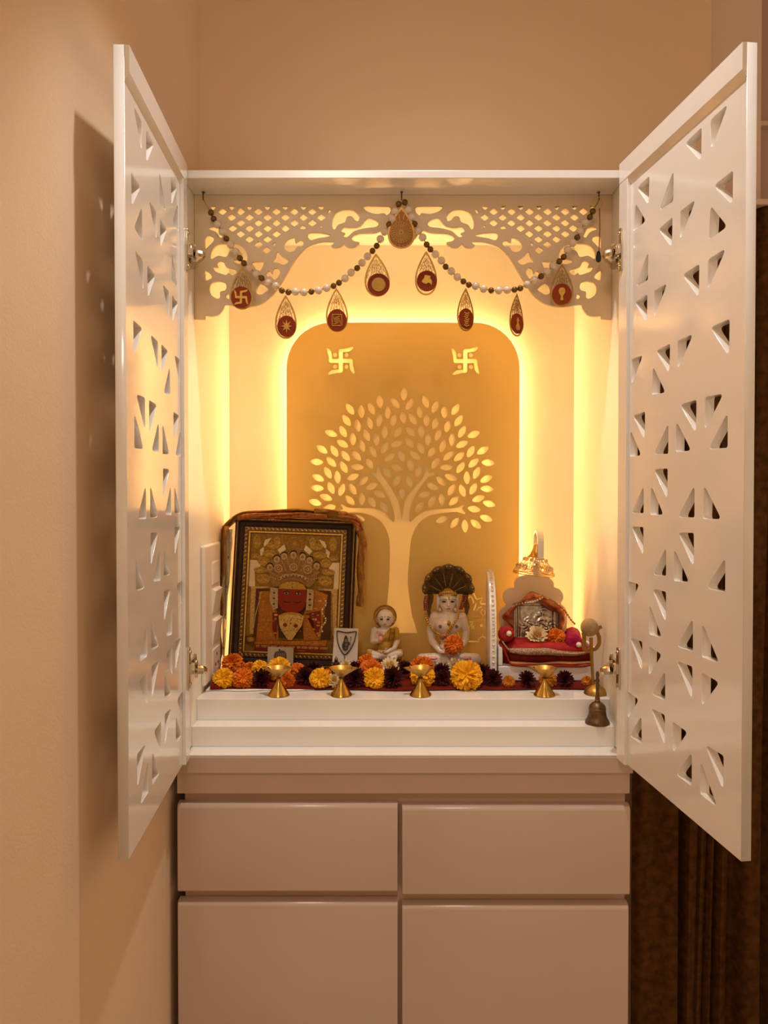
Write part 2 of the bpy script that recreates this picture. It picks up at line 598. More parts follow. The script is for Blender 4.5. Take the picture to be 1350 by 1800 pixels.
# carved valance, traced on its left half and mirrored
YV = 0.080
c1 = crop(320, 290, 3.375)
XC = 708.5
def vz(u, v, mir=False):
    px, py = c1(u, v)
    if mir: px = 2 * XC - px
    return pxz(px, py, YV)
edge = [(135, 915), (136, 893), (175, 897), (215, 886), (243, 850), (255, 826), (330, 838), (405, 838), (480, 815), (540, 765),
        (585, 705), (640, 610), (685, 540), (750, 482), (830, 456), (900, 455), (893, 470), (884, 478), (908, 491), (940, 486), (962, 470),
        (985, 488), (1015, 490), (1042, 475), (1052, 458), (1022, 452), (1006, 436), (1016, 418), (1060, 405), (1140, 402), (1190, 388),
        (1216, 402), (1245, 440), (1311, 470)]
def edge_pts(mir):
    sm = smooth_poly([(p[0], p[1]) for p in edge[1:]], 3, closed=False)
    pts = [vz(*edge[0], mir)] + [vz(p[0], p[1], mir) for p in sm]
    return pts
ztv = ZTI - 0.0005
lft, rgt = edge_pts(False), edge_pts(True)
outline = [(IL + 0.0005, ztv), (IL + 0.0005, lft[0][1])] + lft + rgt[::-1][1:] + [(IR - 0.0005, rgt[0][1]), (IR - 0.0005, ztv)]
dia = []
def diamond(u, v, hw=30, hh=22):
    return rnd_poly([(u - hw, v), (u, v - hh), (u + hw, v), (u, v + hh)], 7, 2)
rows = {276: [240, 348, 453, 560, 667, 773], 310: [293, 400, 507, 613, 720, 826], 343: [348, 453, 560, 667, 773],
        375: [300, 400, 507, 613], 408: [348, 453, 560], 440: [400, 507], 472: [453], 505: [503]}
for v, us in rows.items():
    for u in us: dia.append(diamond(u, v))
for u in (185, 295, 400, 507, 613, 720, 825):
    dia.append(rnd_poly([(u - 21, 244), (u + 21, 244), (u + 10, 260), (u, 267), (u - 10, 260)], 4, 2))
dia.append(rnd_poly([(690, 378), (712, 356), (742, 368), (725, 380)], 4, 2))
dia.append(rnd_poly([(858, 288), (870, 265), (887, 262), (876, 285)], 4, 2))
dia.append(rnd_poly([(532, 478), (543, 460), (560, 462), (548, 480)], 4, 2))
dia.append(circ((265, 342), 6, 8)); dia.append(circ((827, 364), 7, 8))
sh = [
    [(155, 378), (180, 366), (212, 372), (228, 395), (240, 425), (225, 430), (205, 400), (180, 388)],
    [(136, 490), (134, 445), (150, 420), (178, 424), (188, 448), (163, 475), (145, 492)],
    [(166, 545), (180, 498), (215, 470), (265, 466), (330, 469), (372, 500), (388, 545), (380, 580), (345, 588), (307, 576), (310, 562), (345, 556), (352, 520), (320, 498), (282, 512), (262, 545), (215, 538), (180, 556)],
    [(205, 582), (225, 568), (248, 578), (262, 605), (318, 622), (322, 640), (300, 655), (275, 640), (262, 652), (225, 642), (195, 628), (184, 606), (212, 606)],
    [(137, 625), (178, 664), (148, 684), (136, 676)],
    [(160, 732), (172, 702), (208, 688), (250, 696), (263, 722), (254, 744), (226, 752), (225, 786), (205, 792), (170, 768)],
    [(414, 578), (450, 572), (486, 576), (466, 622), (440, 628), (428, 600)],
    [(496, 646), (516, 626), (534, 644), (542, 616), (566, 610), (582, 636), (568, 666), (546, 682), (528, 660), (505, 662)],
    [(440, 735), (465, 702), (512, 737), (490, 757), (462, 770), (440, 756)],
    [(258, 772), (276, 764), (282, 792), (266, 792)],
    [(536, 576), (556, 545), (566, 514), (590, 540), (630, 568), (606, 592), (570, 580)],
    [(605, 478), (620, 448), (664, 430), (672, 462), (698, 446), (721, 458), (710, 484), (682, 484), (664, 510), (636, 516), (612, 502)],
    [(746, 408), (800, 400), (876, 411), (870, 424), (806, 434), (762, 446)],
    [(890, 335), (910, 288), (955, 266), (1015, 268), (1050, 302), (1046, 332), (1026, 326), (1006, 305), (978, 308), (966, 338), (926, 354), (906, 382), (894, 372)],
    [(945, 384), (962, 367), (1000, 371), (1055, 362), (1096, 318), (1132, 319), (1164, 340), (1152, 366), (1090, 374), (1022, 392), (982, 426), (954, 420), (968, 404), (948, 396)],
    [(1076, 246), (1130, 244), (1190, 245), (1232, 248), (1236, 276), (1214, 299), (1200, 286), (1150, 290), (1098, 274)],
]
holes = []
for mir in (False, True):
    for d in dia:
        holes.append([vz(p[0], p[1], mir) for p in d])
    for d in sh:
        holes.append([vz(p[0], p[1], mir) for p in smooth_poly(d, 3)])
val = finish('carved_valance', plate_mesh(outline, holes, 0.010), M_VAL, None)
val.data.transform(wall_M(YV)); val.data.transform(wmat(shr).inverted()); val.parent = shr
val['label'] = 'cream valance cut with lattice and scrolls'

# ------------------------------------------------------------------ backlit tree panel
YP = 0.334
x0, x1 = at(504, 800, YP).x, at(913, 800, YP).x
ztp = at(700, 567, YP).z
rad = 0.098
outl = [(x0, Z_PL + 0.001)] + [(x1, Z_PL + 0.001)]
outl += [(x1 - rad + rad * math.cos(a * PI / 20), ztp - rad + rad * math.sin(a * PI / 20)) for a in range(0, 11)]
outl += [(x0 + rad + rad * math.cos(a * PI / 20), ztp - rad + rad * math.sin(a * PI / 20)) for a in range(10, 21)]
c3 = crop(480, 550, 2.935)
def p3(u, v):
    return pxz(*c3(u, v), YP)
LEAVES = """676,418,85 551,458,95 630,466,130 704,471,60 787,458,110 397,497,125 455,510,93 507,494,115 590,514,95 622,553,75 671,540,100
721,547,120 757,509,95 793,553,85 836,486,65 884,512,93 941,499,57 379,555,125 436,582,98 497,568,110 547,555,82 838,568,70 901,585,72 957,557,57
299,622,160 361,612,118 411,651,93 482,631,115 533,652,95 575,617,85 643,614,60 709,612,135 764,612,95 801,652,85 853,630,65 924,653,85 975,614,60
1035,627,22 358,675,150 458,686,108 576,696,60 638,675,25 704,669,125 762,697,115 876,688,70 975,678,25 252,704,145 316,713,120 373,738,130 429,737,135
514,716,120 601,745,40 662,738,110 733,736,140 820,718,55 905,738,40 960,742,40 1020,716,60 1082,710,30 225,769,175 300,769,135 364,796,120 434,795,175
497,776,120 709,786,105 640,799,160 837,776,60 895,797,5 968,798,55 1034,775,40 1109,773,175 283,825,120 332,848,95 411,846,20 587,824,130 750,817,75
918,848,160 1000,851,92 1050,826,65 232,851,155 1100,857,25 464,867,40 638,867,60 703,870,105 868,868,135 228,904,175 299,903,115 354,913,72 410,910,120
507,895,20 823,895,155 921,914,60 977,917,110 1033,908,62 1103,908,175 273,952,160 396,967,135 458,960,90 548,935,155 663,931,92 782,937,20 820,975,65
871,962,95 934,970,40 1059,959,20 217,978,165 1115,985,165 509,975,120 573,1001,125 755,1003,55 291,1005,10 1037,1013,170 440,1060,165 872,1067,20
937,1084,50 990,1100,95 1046,1090,140 1099,1060,160"""
S3 = sc(YP) / 2.935
LL, LW = 33.5 * S3, 17.6 * S3
leaf2d = []
for k in range(16):
    t = 2 * PI * k / 16
    leaf2d.append((LL * math.cos(t), LW * math.sin(t) * (1 - 0.25 * abs(math.cos(t)))))
pholes, leaves = [], []
for w in LEAVES.split():
    u, v, a = (float(x) for x in w.split(','))
    c = p3(u, v); a = math.radians(a)
    leaves.append((c, a))
    pholes.append([(c[0] + x * math.cos(a) - y * math.sin(a), c[1] + x * math.sin(a) + y * math.cos(a)) for x, y in leaf2d])
TREE = [(572, 1652), (598, 1400), (603, 1250), (600, 1170), (585, 1120), (555, 1075), (510, 1047), (455, 1033), (400, 1030), (360, 1036), (342, 1032),
        (345, 1019), (362, 1011), (350, 997), (350, 986), (362, 990), (385, 1004), (430, 1006), (500, 1006), (550, 1017), (590, 1045), (619, 1080), (627, 1060),
        (621, 1020), (604, 970), (579, 920), (550, 876), (520, 843), (502, 833), (504, 823), (522, 826), (533, 826), (535, 812), (536, 793), (542, 785), (549, 797), (555, 825),
        (572, 850), (606, 900), (635, 950), (652, 990), (661, 1040), (664, 1068), (668, 1040), (673, 1000), (690, 950), (725, 905), (758, 865), (779, 835),
        (788, 793), (795, 785), (801, 796), (799, 815), (806, 826), (824, 823), (833, 831), (824, 841), (800, 850), (776, 880), (747, 920), (722, 965), (709, 1010), (703, 1055),
        (708, 1080), (740, 1048), (790, 1021), (850, 1013), (920, 1008), (960, 1002), (979, 990), (987, 996), (976, 1010), (992, 1032), (985, 1039), (950, 1027), (880, 1032),
        (820, 1042), (770, 1067), (736, 1110), (718, 1150), (709, 1200), (700, 1300), (695, 1400), (716, 1560), (745, 1652)]
tree2d = [p3(p[0], p[1]) for p in (smooth_poly(TREE[:-1], 2, closed=False) + [Vector(TREE[-1])])]
pholes.append(tree2d)
def swast(c, s):
    arm = [(-11, 11), (-11, 50), (-8, 58), (-2, 61), (20, 62), (45, 68), (60, 72), (66, 70), (62, 60), (45, 48), (11, 44)]
    out = []
    for k in range(4):
        a = -k * PI / 2
        out += [(c[0] + s * (x * math.cos(a) - y * math.sin(a)), c[1] + s * (x * math.sin(a) + y * math.cos(a))) for x, y in arm]
    dots = [circ((c[0] + dx * 29 * s, c[1] + dy * 30 * s), 11 * s, 10) for dx in (-1, 1) for dy in (-1, 1)]
    return out, dots
sw = [swast(p3(349, 247), S3), swast(p3(992, 248), S3)]
for b_, dts in sw:
    pholes.append(b_); pholes += dts
# small etched gateway motif low on the panel, behind the hooded idol
cm = crop(800, 1000, 8.18)
def pm(u, v, mir=False):
    px, py = cm(u, v)
    if mir: px = 2 * 788 - px
    return pxz(px, py, YP)
SM = sc(YP) / 8.18
motif = []
lines = [[(215, 300), (262, 345), (300, 425), (318, 438), (390, 420), (362, 490), (372, 505), (450, 505)], [(196, 425), (212, 388), (240, 412), (262, 470), (262, 498)],
         [(305, 495), (268, 600)], [(388, 542), (342, 557), (307, 598)], [(398, 575), (368, 622), (404, 680), (438, 640), (426, 590)],
         [(190, 1045), (345, 1045), (332, 1012), (395, 968), (462, 1012), (450, 1045), (520, 1045)],
         [(205, 765), (265, 765), (250, 790), (215, 800)], [(262, 812), (272, 868)], [(205, 830), (240, 815), (250, 860)]]
mw = [24, 24, 22, 20, 18, 20, 18, 18, 18]
for l, w in zip(lines, mw):
    motif.append(stroke([pm(*p) for p in l], w * SM))
    if l[0][0] < 300 and l is not lines[5]:
        pass
for v in (685, 712, 910, 940):
    for k in range(7):
        motif.append(circ(pm(205 + k * 31, v), 9 * SM, 6))
motif.append([(lambda c, r, a: (c[0] + r * math.cos(a), c[1] + r * math.sin(a)))(pm(378, 815), (33 if k % 2 else 17) * SM, PI / 2 + k * PI / 5 + PI / 5) for k in range(10)])
for l in ([(30, 905), (62, 985), (90, 1010)], [(8, 935), (30, 1000)]):
    motif.append(stroke([pm(u, v) for u, v in l], 20 * SM))
pholes += motif
pan = finish('tree_panel', plate_mesh(outl, pholes, 0.008, openback=True), M_PANEL, None)
pan.data.transform(wall_M(YP)); pan.data.transform(wmat(shr).inverted()); pan.parent = shr
pan['label'] = 'amber backlit panel with a pale tree and two swastikas'
IM = wmat(shr).inverted()
leafme = plate_mesh(leaf2d, (), 0.003, openback=True)
leafme.materials.append(M_LEAF)
for c, a in leaves:
    o = bpy.data.objects.new('leaf', leafme); link(o); o.parent = pan
    o.matrix_basis = IM @ wall_M(YP + 0.0015) @ Matrix.Translation((c[0], c[1], 0)) @ Matrix.Rotation(a, 4, 'Z')
def inlay(name, polys):
    mb = MB()
    for p in polys:
        mb.plate(p, (), 0.003, M=wall_M(YP + 0.0015), openback=True)
    return mb.build(name, M_LEAF, pan)
inlay('tree_trunk', [tree2d])
for b_, dts in sw:
    inlay('swastika', [b_] + dts)
inlay('gateway_motif', motif)
# LED strips fixed behind the panel's rim; two weaker ones are added to brighten its middle
def led(pts, r=0.0035):
    return MB().tube(pts, r, 6).build('led_or_fill_strip', M_LED, shr)
ins = 0.014
yl = 0.382
led([(x0 + ins, yl, Z_PL + 0.01), (x0 + ins, yl, ztp - rad)])
led([(x1 - ins, yl, Z_PL + 0.01), (x1 - ins, yl, ztp - rad)])
M_LED_FILL = emit('added_backlight_glow', LED_COL, LED_STR * 0.10)  # weak extra strips, added to brighten the panel's flanks from behind
for px in (596, 818):
    xx = at(px, 800, yl).x
    MB().tube([(xx, yl, Z_PL + 0.03), (xx, yl, at(px, 620, yl).z)], 0.0035, 6).build('led_or_fill_strip', M_LED_FILL, shr)
rr = rad - ins
led([(x1 - rad + rr * math.cos(a * PI / 20), yl, ztp - rad + rr * math.sin(a * PI / 20)) for a in range(0, 11)] +
    [(x0 + rad + rr * math.cos(a * PI / 20), yl, ztp - rad + rr * math.sin(a * PI / 20)) for a in range(10, 21)])

# ------------------------------------------------------------------ doors
TRI = []
def tri(oy, s):
    for l in s.split('|'):
        v = [float(x) for x in l.replace(';', ',').split(',')]
        TRI.append([(1050 + v[i] / 3, oy + v[i + 1] / 3) for i in (0, 2, 4)])
tri(60, "690,366;597,455;600,612|549,493;464,577;547,672|715,720;614,800;712,900|274,748;210,812;270,902|402,716;399,882;326,929|201,893;255,985;190,1040|"
        "519,871;437,935;435,1089|396,965;322,1030;392,1125|597,905;684,1015;587,1085|679,1128;585,1190;580,1357|268,1146;266,1295;202,1332|537,1213;450,1270;534,1391|"
        "369,1313;299,1355;297,1499|263,1373;198,1415;260,1524|697,1503;596,1547;693,1698|505,1581;424,1618;422,1772|383,1633;309,1670;379,1790|240,1691;181,1715;180,1852")
tri(560, "292,250;359,390;287,401|522,428;436,455;519,605|664,396;568,415;565,592|251,491;187,512;249,640|687,496;686,681;585,689|174,586;231,721;171,728|374,551;373,713;298,716|"
         "416,541;494,696;413,703|370,790;297,796;368,954|244,880;243,1026;180,1027|283,878;348,1034;278,1034|512,878;511,1049;425,1048|562,878;653,1058;556,1056|242,1100;179,1097;242,1255|"
         "508,1131;425,1129;508,1312|362,1205;361,1358;291,1351|405,1213;483,1390;402,1383|674,1260;673,1440;575,1422|162,1385;221,1402;163,1517|361,1441;289,1426;361,1605|273,1503;339,1680;273,1665")
tri(1000, "503,261;503,435;418,408|552,283;642,496;550,464|236,384;172,363;236,542|272,410;339,452;270,567|500,516;417,485;500,692|550,546;642,600;549,725|357,538;357,695;285,660|"
          "157,646;217,690;158,792|232,775;233,925;171,880|355,771;283,735;356,937|398,808;475,862;397,972|497,968;497,1145;414,1083|543,1010;632,1256;542,1185|665,986;568,928;663,1168")
HR = Vector((0.396, -0.002, 0)); HL = Vector((-0.369, -0.002, 0))
AR, AL = math.atan2(0.047, 0.385), math.atan2(-0.0256, 0.379)
WR, WL = 0.388, 0.380
dR = Vector((math.sin(AR), -math.cos(AR), 0))
dL = Vector((-math.sin(AL), -math.cos(AL), 0))
nR = Vector((-math.cos(AR), -math.sin(AR), 0))     # inner face direction (towards the middle)
nL = Vector((math.cos(AL), -math.sin(AL), 0))
DZ0, DZ1 = CH - 0.483, CH + 0.5575
uv = []
for t in TRI:
    q = []
    for px, py in t:
        d = ray(px, py)
        k = (HR - CAM).dot(nR) / d.dot(nR)
        p = CAM + d * k
        q.append(((p - HR).dot(dR), p.z))
    uv.append(q)
STW, RH, RP, PT = 0.034, 0.034, 0.006, 0.014
def door(H, d, n, W, mirrored):
    # local x = along door, y = up, z = towards the inner face
    M = Matrix(((d.x, 0, n.x, H.x), (d.y, 0, n.y, H.y), (0, 1, 0, 0), (0, 0, 0, 1)))
    s_ = W / WR
    hs = []
    for q in uv:
        poly = [(max(x * s_, STW * 0.97), z) for x, z in q]
        hs.append(rnd_poly(poly, 0.0042, 3))
    me = plate_mesh([(0, DZ0), (W, DZ0), (W, DZ1), (0, DZ1)], hs, PT, bev=0.0006)
    me.transform(M)
    o = finish('pierced_door', me, M_DOOR, shr)
    bm = bmesh.new(); bm.from_mesh(o.data); bmesh.ops.recalc_face_normals(bm, faces=bm.faces); bm.to_mesh(o.data); bm.free()
    # top rail, its lower edge sloping back to the panel
    pr = [(0.0, DZ1), (RP, DZ1), (RP, DZ1 - RH), (0.0, DZ1 - RH - 0.011)]
    mb = MB()
    a = [M @ Vector((0, z, w)) for w, z in pr]; b = [M @ Vector((W, z, w)) for w, z in pr]
    mb.add(a + b, [(0, 1, 2, 3), (7, 6, 5, 4), (0, 4, 5, 1), (1, 5, 6, 2), (2, 6, 7, 3), (3, 7, 4, 0)])
    r_ = mb.build('top_rail', M_DOOR, o)
    bm = bmesh.new(); bm.from_mesh(r_.data); bmesh.ops.recalc_face_normals(bm, faces=bm.faces); bm.to_mesh(r_.data); bm.free()
    MB().box(0, STW, DZ0, DZ1 - RH - 0.002, 0, RP, M=M, bev=0.0006).build('hinge_stile', M_DOOR, o)
    return o, M
doorR, MR = door(HR, dR, nR, WR, False)
doorL, ML = door(HL, dL, nL, WL, True)
doorR['label'] = 'white right-hand door pierced with rounded triangles'
doorL['label'] = 'white left-hand door pierced with rounded triangles'
# concealed hinges: plate on the stile, crank and arm reaching to the cabinet side
def hinge(o, M, z, side):
    mb = MB()
    def P(x, y, w): return M @ Vector((x, y, w))
    mb.plate(rnd_poly([(0.004, z - 0.037), (0.017, z - 0.037), (0.017, z + 0.037), (0.004, z + 0.037)], 0.005, 3), (), 0.003, M=M @ Matrix.Translation((0, 0, RP + 0.003)), bev=0.0006)
    for dz in (-0.028, 0.028):
        mb.ell(P(0.0105, z + dz, RP + 0.003), 0.0035, 8, 6)
    mb.box(0.002, 0.018, z - 0.009, z + 0.009, RP + 0.003, RP + 0.013, M=M, bev=0.002)
    sx = 1 if side == 'R' else -1
    xs = IR if side == 'R' else IL
    c0 = P(0.006, z, RP + 0.012)
    y0 = c0.y
    # arm body curving back along the cabinet side
    pts = [Vector((c0.x, c0.y, z - 0.004)), Vector((c0.x - sx * 0.012, c0.y + 0.006, z - 0.006)), Vector((xs - sx * 0.016, 0.022, z - 0.008)), Vector((xs - sx * 0.008, 0.045, z - 0.009))]
    pts = smooth_poly(pts, 4, closed=False)
    mb.tube(pts, [0.0075] * 6 + [0.009] * (len(pts) - 6), 8, flat=1.0)
    mb.box(min(xs, xs - sx * 0.007), max(xs, xs - sx * 0.007), 0.018, 0.062, z - 0.014, z + 0.006, bev=0.002)
    mb.tube([c0 + Vector((0, 0.004, 0.012)), c0 + Vector((0, 0.004, -0.018))], 0.003, 8)
    mb.box(xs - sx * 0.010 - 0.0025, xs - sx * 0.010 + 0.0025, 0.030, 0.036, z - 0.006, z + 0.016, bev=0.001)
    mb.build('hinge', M_NICKEL, o, smooth=40)
for zpy in (443, 1172):
    hinge(doorR, MR, at(1090, zpy, 0).z, 'R')
    hinge(doorL, ML, at(330, zpy, 0).z, 'L')
# ------------------------------------------------------------------ nails and garland
YG = 0.058
def nail(px, label):
    p0, p1 = at(px, 338, YG), at(px, 352, YG)
    o = MB().tube([Vector((p0.x, YG + 0.012, ZTI)), Vector((p0.x, YG, p0.z - 0.002)), p1], 0.0013, 8).ell(p0, (0.0028, 0.0028, 0.0015), 8, 6).build('nail', M_BRASSD, None, smooth=True)
    rebase(o)
    return tag(o, label, 'nail', 'nails under the shrine top')
nail(357, 'small bent nail holding the left end of the bead garland')
nail(706, 'small nail holding the middle of the bead garland')
nail(1053, 'small nail holding the right end of the bead garland')

gar = thing('bead_garland', (0.0143, YG, at(700, 500, YG).z), 'hanging garland of pearls and bronze beads with teardrop pendants', 'garland')
GI = wmat(gar).inverted()
c2 = crop(690, 290, 3.214)
darkL = [(172, 283), (188, 320), (262, 438), (343, 553), (367, 583), (472, 672), (592, 745), (631, 755), (767, 752), (899, 718), (931, 699), (1039, 612), (1130, 510), (1155, 480), (1228, 353), (1285, 232), (1322, 222)]
pearL = [(210, 352), (240, 398), (288, 472), (318, 515), (400, 610), (440, 645), (512, 697), (556, 717), (672, 752), (722, 755), (809, 745), (858, 730), (967, 673), (1003, 638), (1068, 580), (1100, 542), (1177, 440), (1202, 397), (1247, 320), (1265, 275)]
darkR = [(125, 333), (193, 450), (214, 477), (300, 575), (400, 658), (431, 677), (557, 709), (689, 705), (722, 697), (839, 629), (942, 545), (967, 520), (1043, 410), (1115, 294), (1131, 262)]
pearR = [(88, 255), (105, 295), (147, 372), (170, 410), (242, 505), (276, 540), (332, 600), (366, 633), (470, 684), (515, 700), (600, 709), (648, 706), (760, 675), (800, 651), (873, 603), (907, 570), (990, 480), (1018, 440), (1060, 372), (1088, 325)]
rp, rd = 6.9 * sc(YG), 5.5 * sc(YG)
pm_ = MB().ell((0, 0, 0), rp, 14, 9).mesh('pearl'); pm_.materials.append(M_PEARL)
dm_ = MB().ell((0, 0, 0), rd, 12, 8).mesh('bead'); dm_.materials.append(M_BEADD)
for m_ in (pm_, dm_):
    m_.polygons.foreach_set('use_smooth', [True] * len(m_.polygons))
allL, allR = [], []
def bead(name, me, px, py):
    o = bpy.data.objects.new(name, me); link(o); o.parent = gar
    p = at(px, py, YG); o.location = GI @ p
    return p
for pts, me, nm in ((darkL, dm_, 'bronze_bead'), (pearL, pm_, 'pearl')):
    for u, v in pts: allL.append((c1(u, v), bead(nm, me, *c1(u, v))))
for pts, me, nm in ((darkR, dm_, 'bronze_bead'), (pearR, pm_, 'pearl')):
    for u, v in pts: allR.append((c2(u, v), bead(nm, me, *c2(u, v))))
allL.sort(key=lambda q: q[0][0]); allR.sort(key=lambda q: q[0][0])
string = [at(357, 350, YG)] + [q[1] for q in allL] + [q[1] for q in allR] + [at(1053, 352, YG)]
MB().tube(string, 0.0007, 6).build('string', M_BRASSD, gar)

def teardrop(n=28, k=1.0):
    """outline of height 2, width ~1.16, tip at (0,1)"""
    pts = []
    for i in range(n):
        t = 2 * PI * i / n
        x = 0.62 * math.sin(t) * (math.sin(t / 2) ** 0.95) * k
        y = math.cos(t)
        pts.append((x, y))
    return pts
def emblem(kind):
    """2D relief shapes in disc radius units"""
    if kind == 'swastika':
        b, d = swast((0, 0), 0.0098); return [b]
    if kind == 'star':
        return [[((0.62 if k % 2 == 0 else 0.24) * math.sin(k * PI / 8), (0.62 if k % 2 == 0 else 0.24) * math.cos(k * PI / 8)) for k in range(16)]]
    if kind == 'maze':
        out = []
        w = 0.055
        for s_ in (0.5,):
            for a, b in (((-s_, s_), (s_, s_)), ((s_, s_ - .05), (s_, -s_)), ((s_ - .05, -s_), (-s_, -s_)), ((-s_, -s_ + .05), (-s_, s_ - .05))):
                out.append(stroke([a, b], w))
        for k in range(4):
            a = k * PI / 2
            R = lambda x, y: (x * math.cos(a) - y * math.sin(a), x * math.sin(a) + y * math.cos(a))
            out.append(stroke([R(0.04, 0.0), R(0.32, 0.0)], w)); out.append(stroke([R(0.35, 0.33), R(0.12, 0.33), R(0.12, 0.13), R(0.28, 0.13)], w))
        return out
    if kind == 'blank':
        return [circ((0, 0), 0.62, 18)]
    if kind == 'vase':
        return [smooth_poly([(0, 0.62), (0.28, 0.5), (0.32, 0.2), (0.2, -0.05), (0.1, -0.2), (0.16, -0.5), (0, -0.6), (-0.16, -0.5), (-0.1, -0.2), (-0.2, -0.05), (-0.32, 0.2), (-0.28, 0.5)], 2)]
    if kind == 'fold':
        return [smooth_poly([(-0.2, 0.55), (0.35, 0.45), (0.3, 0.25), (0.5, 0.0), (0.45, -0.4), (0.2, -0.15), (-0.1, -0.3), (-0.5, -0.1), (-0.35, 0.2), (-0.25, 0.3)], 2)]
    if kind == 'foliate':
        out = []
        for k in range(7):
            y = 0.6 - k * 0.2
            out.append(stroke([(-0.35 + 0.1 * (k % 2), y), (0, y - 0.12), (0.35 - 0.08 * (k % 3), y + 0.02)], 0.1))
        return out
    return [smooth_poly([(0, 0.6), (0.22, 0.3), (0.1, 0.1), (0.35, -0.3), (0.25, -0.6), (-0.2, -0.62), (-0.3, -0.3), (-0.12, 0.0), (-0.2, 0.3)], 2)]

def pendant(top, bot, hw, disc, dr, kind):
    """top, bot: pixel of tip and lowest point; hw: half width px; disc: centre px; dr: (rx, ry) px"""
    c = ((top[0] + bot[0]) / 2, (top[1] + bot[1]) / 2)
    s_ = sc(YG)
    hh = (bot[1] - top[1]) / 2
    true_hw = max(hw, 20.5)
    yaw = math.acos(min(1, hw / true_hw))
    roll = math.atan2(bot[0] - top[0], bot[1] - top[1])
    ctr = at(c[0], c[1], YG - 0.003)
    M = Matrix.Translation(ctr) @ Matrix.Rotation(yaw, 4, 'Z') @ wall_M(0) @ Matrix.Rotation(roll, 4, 'Z')
    H = hh * s_
    K = true_hw / (0.535 * hh)
    out = [(x * H * K, y * H) for x, y in teardrop(30)]
    inn = [(x * H * K * 0.86 + 0, (y - 0.01) * H * 0.90 - 0.02 * H) for x, y in teardrop(30)]
    root = finish('pendant', plate_mesh(out, [inn], 0.0012), [M_GOLDB], None)
    root.data.transform(M); root.data.transform(GI); root.parent = gar
    mb = MB()
    w = 0.0008
    jr = random.Random(int(top[0]))
    def put(poly, z=-0.0002, d=0.0007):
        mb.plate(poly, (), d, M=M @ Matrix.Translation((0, 0, z)))
    def inside(x, y):
        yy = (y / H + 0.02) / 0.90 + 0.01
        if abs(yy) >= 1: return False
        t = math.acos(max(-1, min(1, yy)))
        return abs(x) < 0.62 * math.sin(t) * (math.sin(t / 2) ** 0.95) * H * K * 0.9
    if kind == 'mandala':
        bk = MB().plate([(x * 0.97, y * 0.97) for x, y in out], (), 0.0006, M=M @ Matrix.Translation((0, 0, -0.0006)))
        bk.build('back_plate', mat('copper_plate', (0.30, 0.10, 0.02, 1), 0.4, metal=0.4), root)
        for k in range(22):
            a = 2 * PI * k / 22
            for r0, r1, dv in ((0.10, 0.34, 0.0), (0.34, 0.72, 0.07), (0.34, 0.72, -0.07), (0.72, 2.2, 0.04), (0.72, 2.2, -0.05)):
                p, q = None, None
                cy = -0.22 * H
                pts = []
                for j in range(7):
                    r = (r0 + (r1 - r0) * j / 6) * H * 0.72
                    x, y = r * math.cos(a + dv * j / 6 * 2), cy + r * math.sin(a + dv * j / 6 * 2)
                    if inside(x, y): pts.append((x, y))
                if len(pts) > 1: put(stroke(pts, w * 0.8), 0.0004)
        for r in (0.10, 0.34, 0.72):
            mb.plate(circ((0, -0.22 * H), r * H * 0.72, 24), [circ((0, -0.22 * H), r * H * 0.72 - w * 0.8, 24)], 0.0007, M=M @ Matrix.Translation((0, 0, 0.0004)))
    else:
        # leaf veins fanning out of the tip, branching outward
        for k in range(-3, 4):
            a = k * 0.15
            pts = []
            for j in range(12):
                y = H * 0.86 - j * 0.16 * H
                x = math.tan(a) * (H * 0.95 - y) * 0.95
                if inside(x, y): pts.append((x, y))
            if len(pts) > 1: put(stroke(pts, w))
            for n_, (x, y) in enumerate(pts[1:10]):
                for sg in (-1, 1):
                    y += jr.uniform(-0.05, 0.05) * H
                    x2, y2 = x + sg * jr.uniform(0.05, 0.12) * H, y - jr.uniform(0.10, 0.24) * H
                    if inside(x2, y2): put(stroke([(x, y), (x2, y2)], w * 0.85))
    if mb.v:
        mb.build('filigree', M_GOLDB, root)
    if disc:
        dx, dy = (disc[0] - c[0]) * s_ / max(0.3, math.cos(yaw)), (c[1] - disc[1]) * s_
        rx = dr[0] * s_ / max(0.3, math.cos(yaw)); ry = dr[1] * s_
        D = M @ Matrix.Translation((dx, dy, 0.0004))
        mbd = MB().plate(circ((0, 0), rx, 28, ry), (), 0.0016, M=D @ Matrix.Translation((0, 0, 0.0006)))
        mbd.build('enamel_disc', M_ENAMEL, root)
        me = MB()
        for poly in emblem(kind):
            me.plate([(p[0] * rx, p[1] * ry) for p in poly], (), 0.0007, M=D @ Matrix.Translation((0, 0, 0.0014)))
        em = me.build('emblem', M_BRASSM if kind == 'blank' else M_GOLD, root)
    return root
def P1(u, v): return c1(u, v)
def P2(u, v): return c2(u, v)
pendant(P1(360, 600), P1(354, 857), 77 / 3.375, P1(352, 785), (60 / 3.375, 64 / 3.375), 'swastika')
pendant(P1(615, 772), P1(616, 1030), 71 / 3.375, P1(620, 957), (55 / 3.375, 63 / 3.375), 'star')
pendant(P1(915, 730), P1(921, 990), 73 / 3.375, P1(918, 920), (57 / 3.375, 65 / 3.375), 'maze')
pendant(P1(1150, 525), P1(1162, 780), 83 / 3.375, P1(1163, 710), (66 / 3.375, 66 / 3.375), 'blank')
pendant(P1(1302, 250), P1(1300, 495), 90 / 3.375, None, None, 'mandala')
pendant(P2(190, 487), P2(189, 735), 69 / 3.214, P2(194, 655), (57 / 3.214, 58 / 3.214), 'fold')
pendant(P2(415, 695), P2(412, 938), 55 / 3.214, P2(417, 868), (43 / 3.214, 58 / 3.214), 'foliate')
pendant(P2(703, 725), P2(700, 968), 49 / 3.214, P2(705, 895), (40 / 3.214, 57 / 3.214), 'figure')
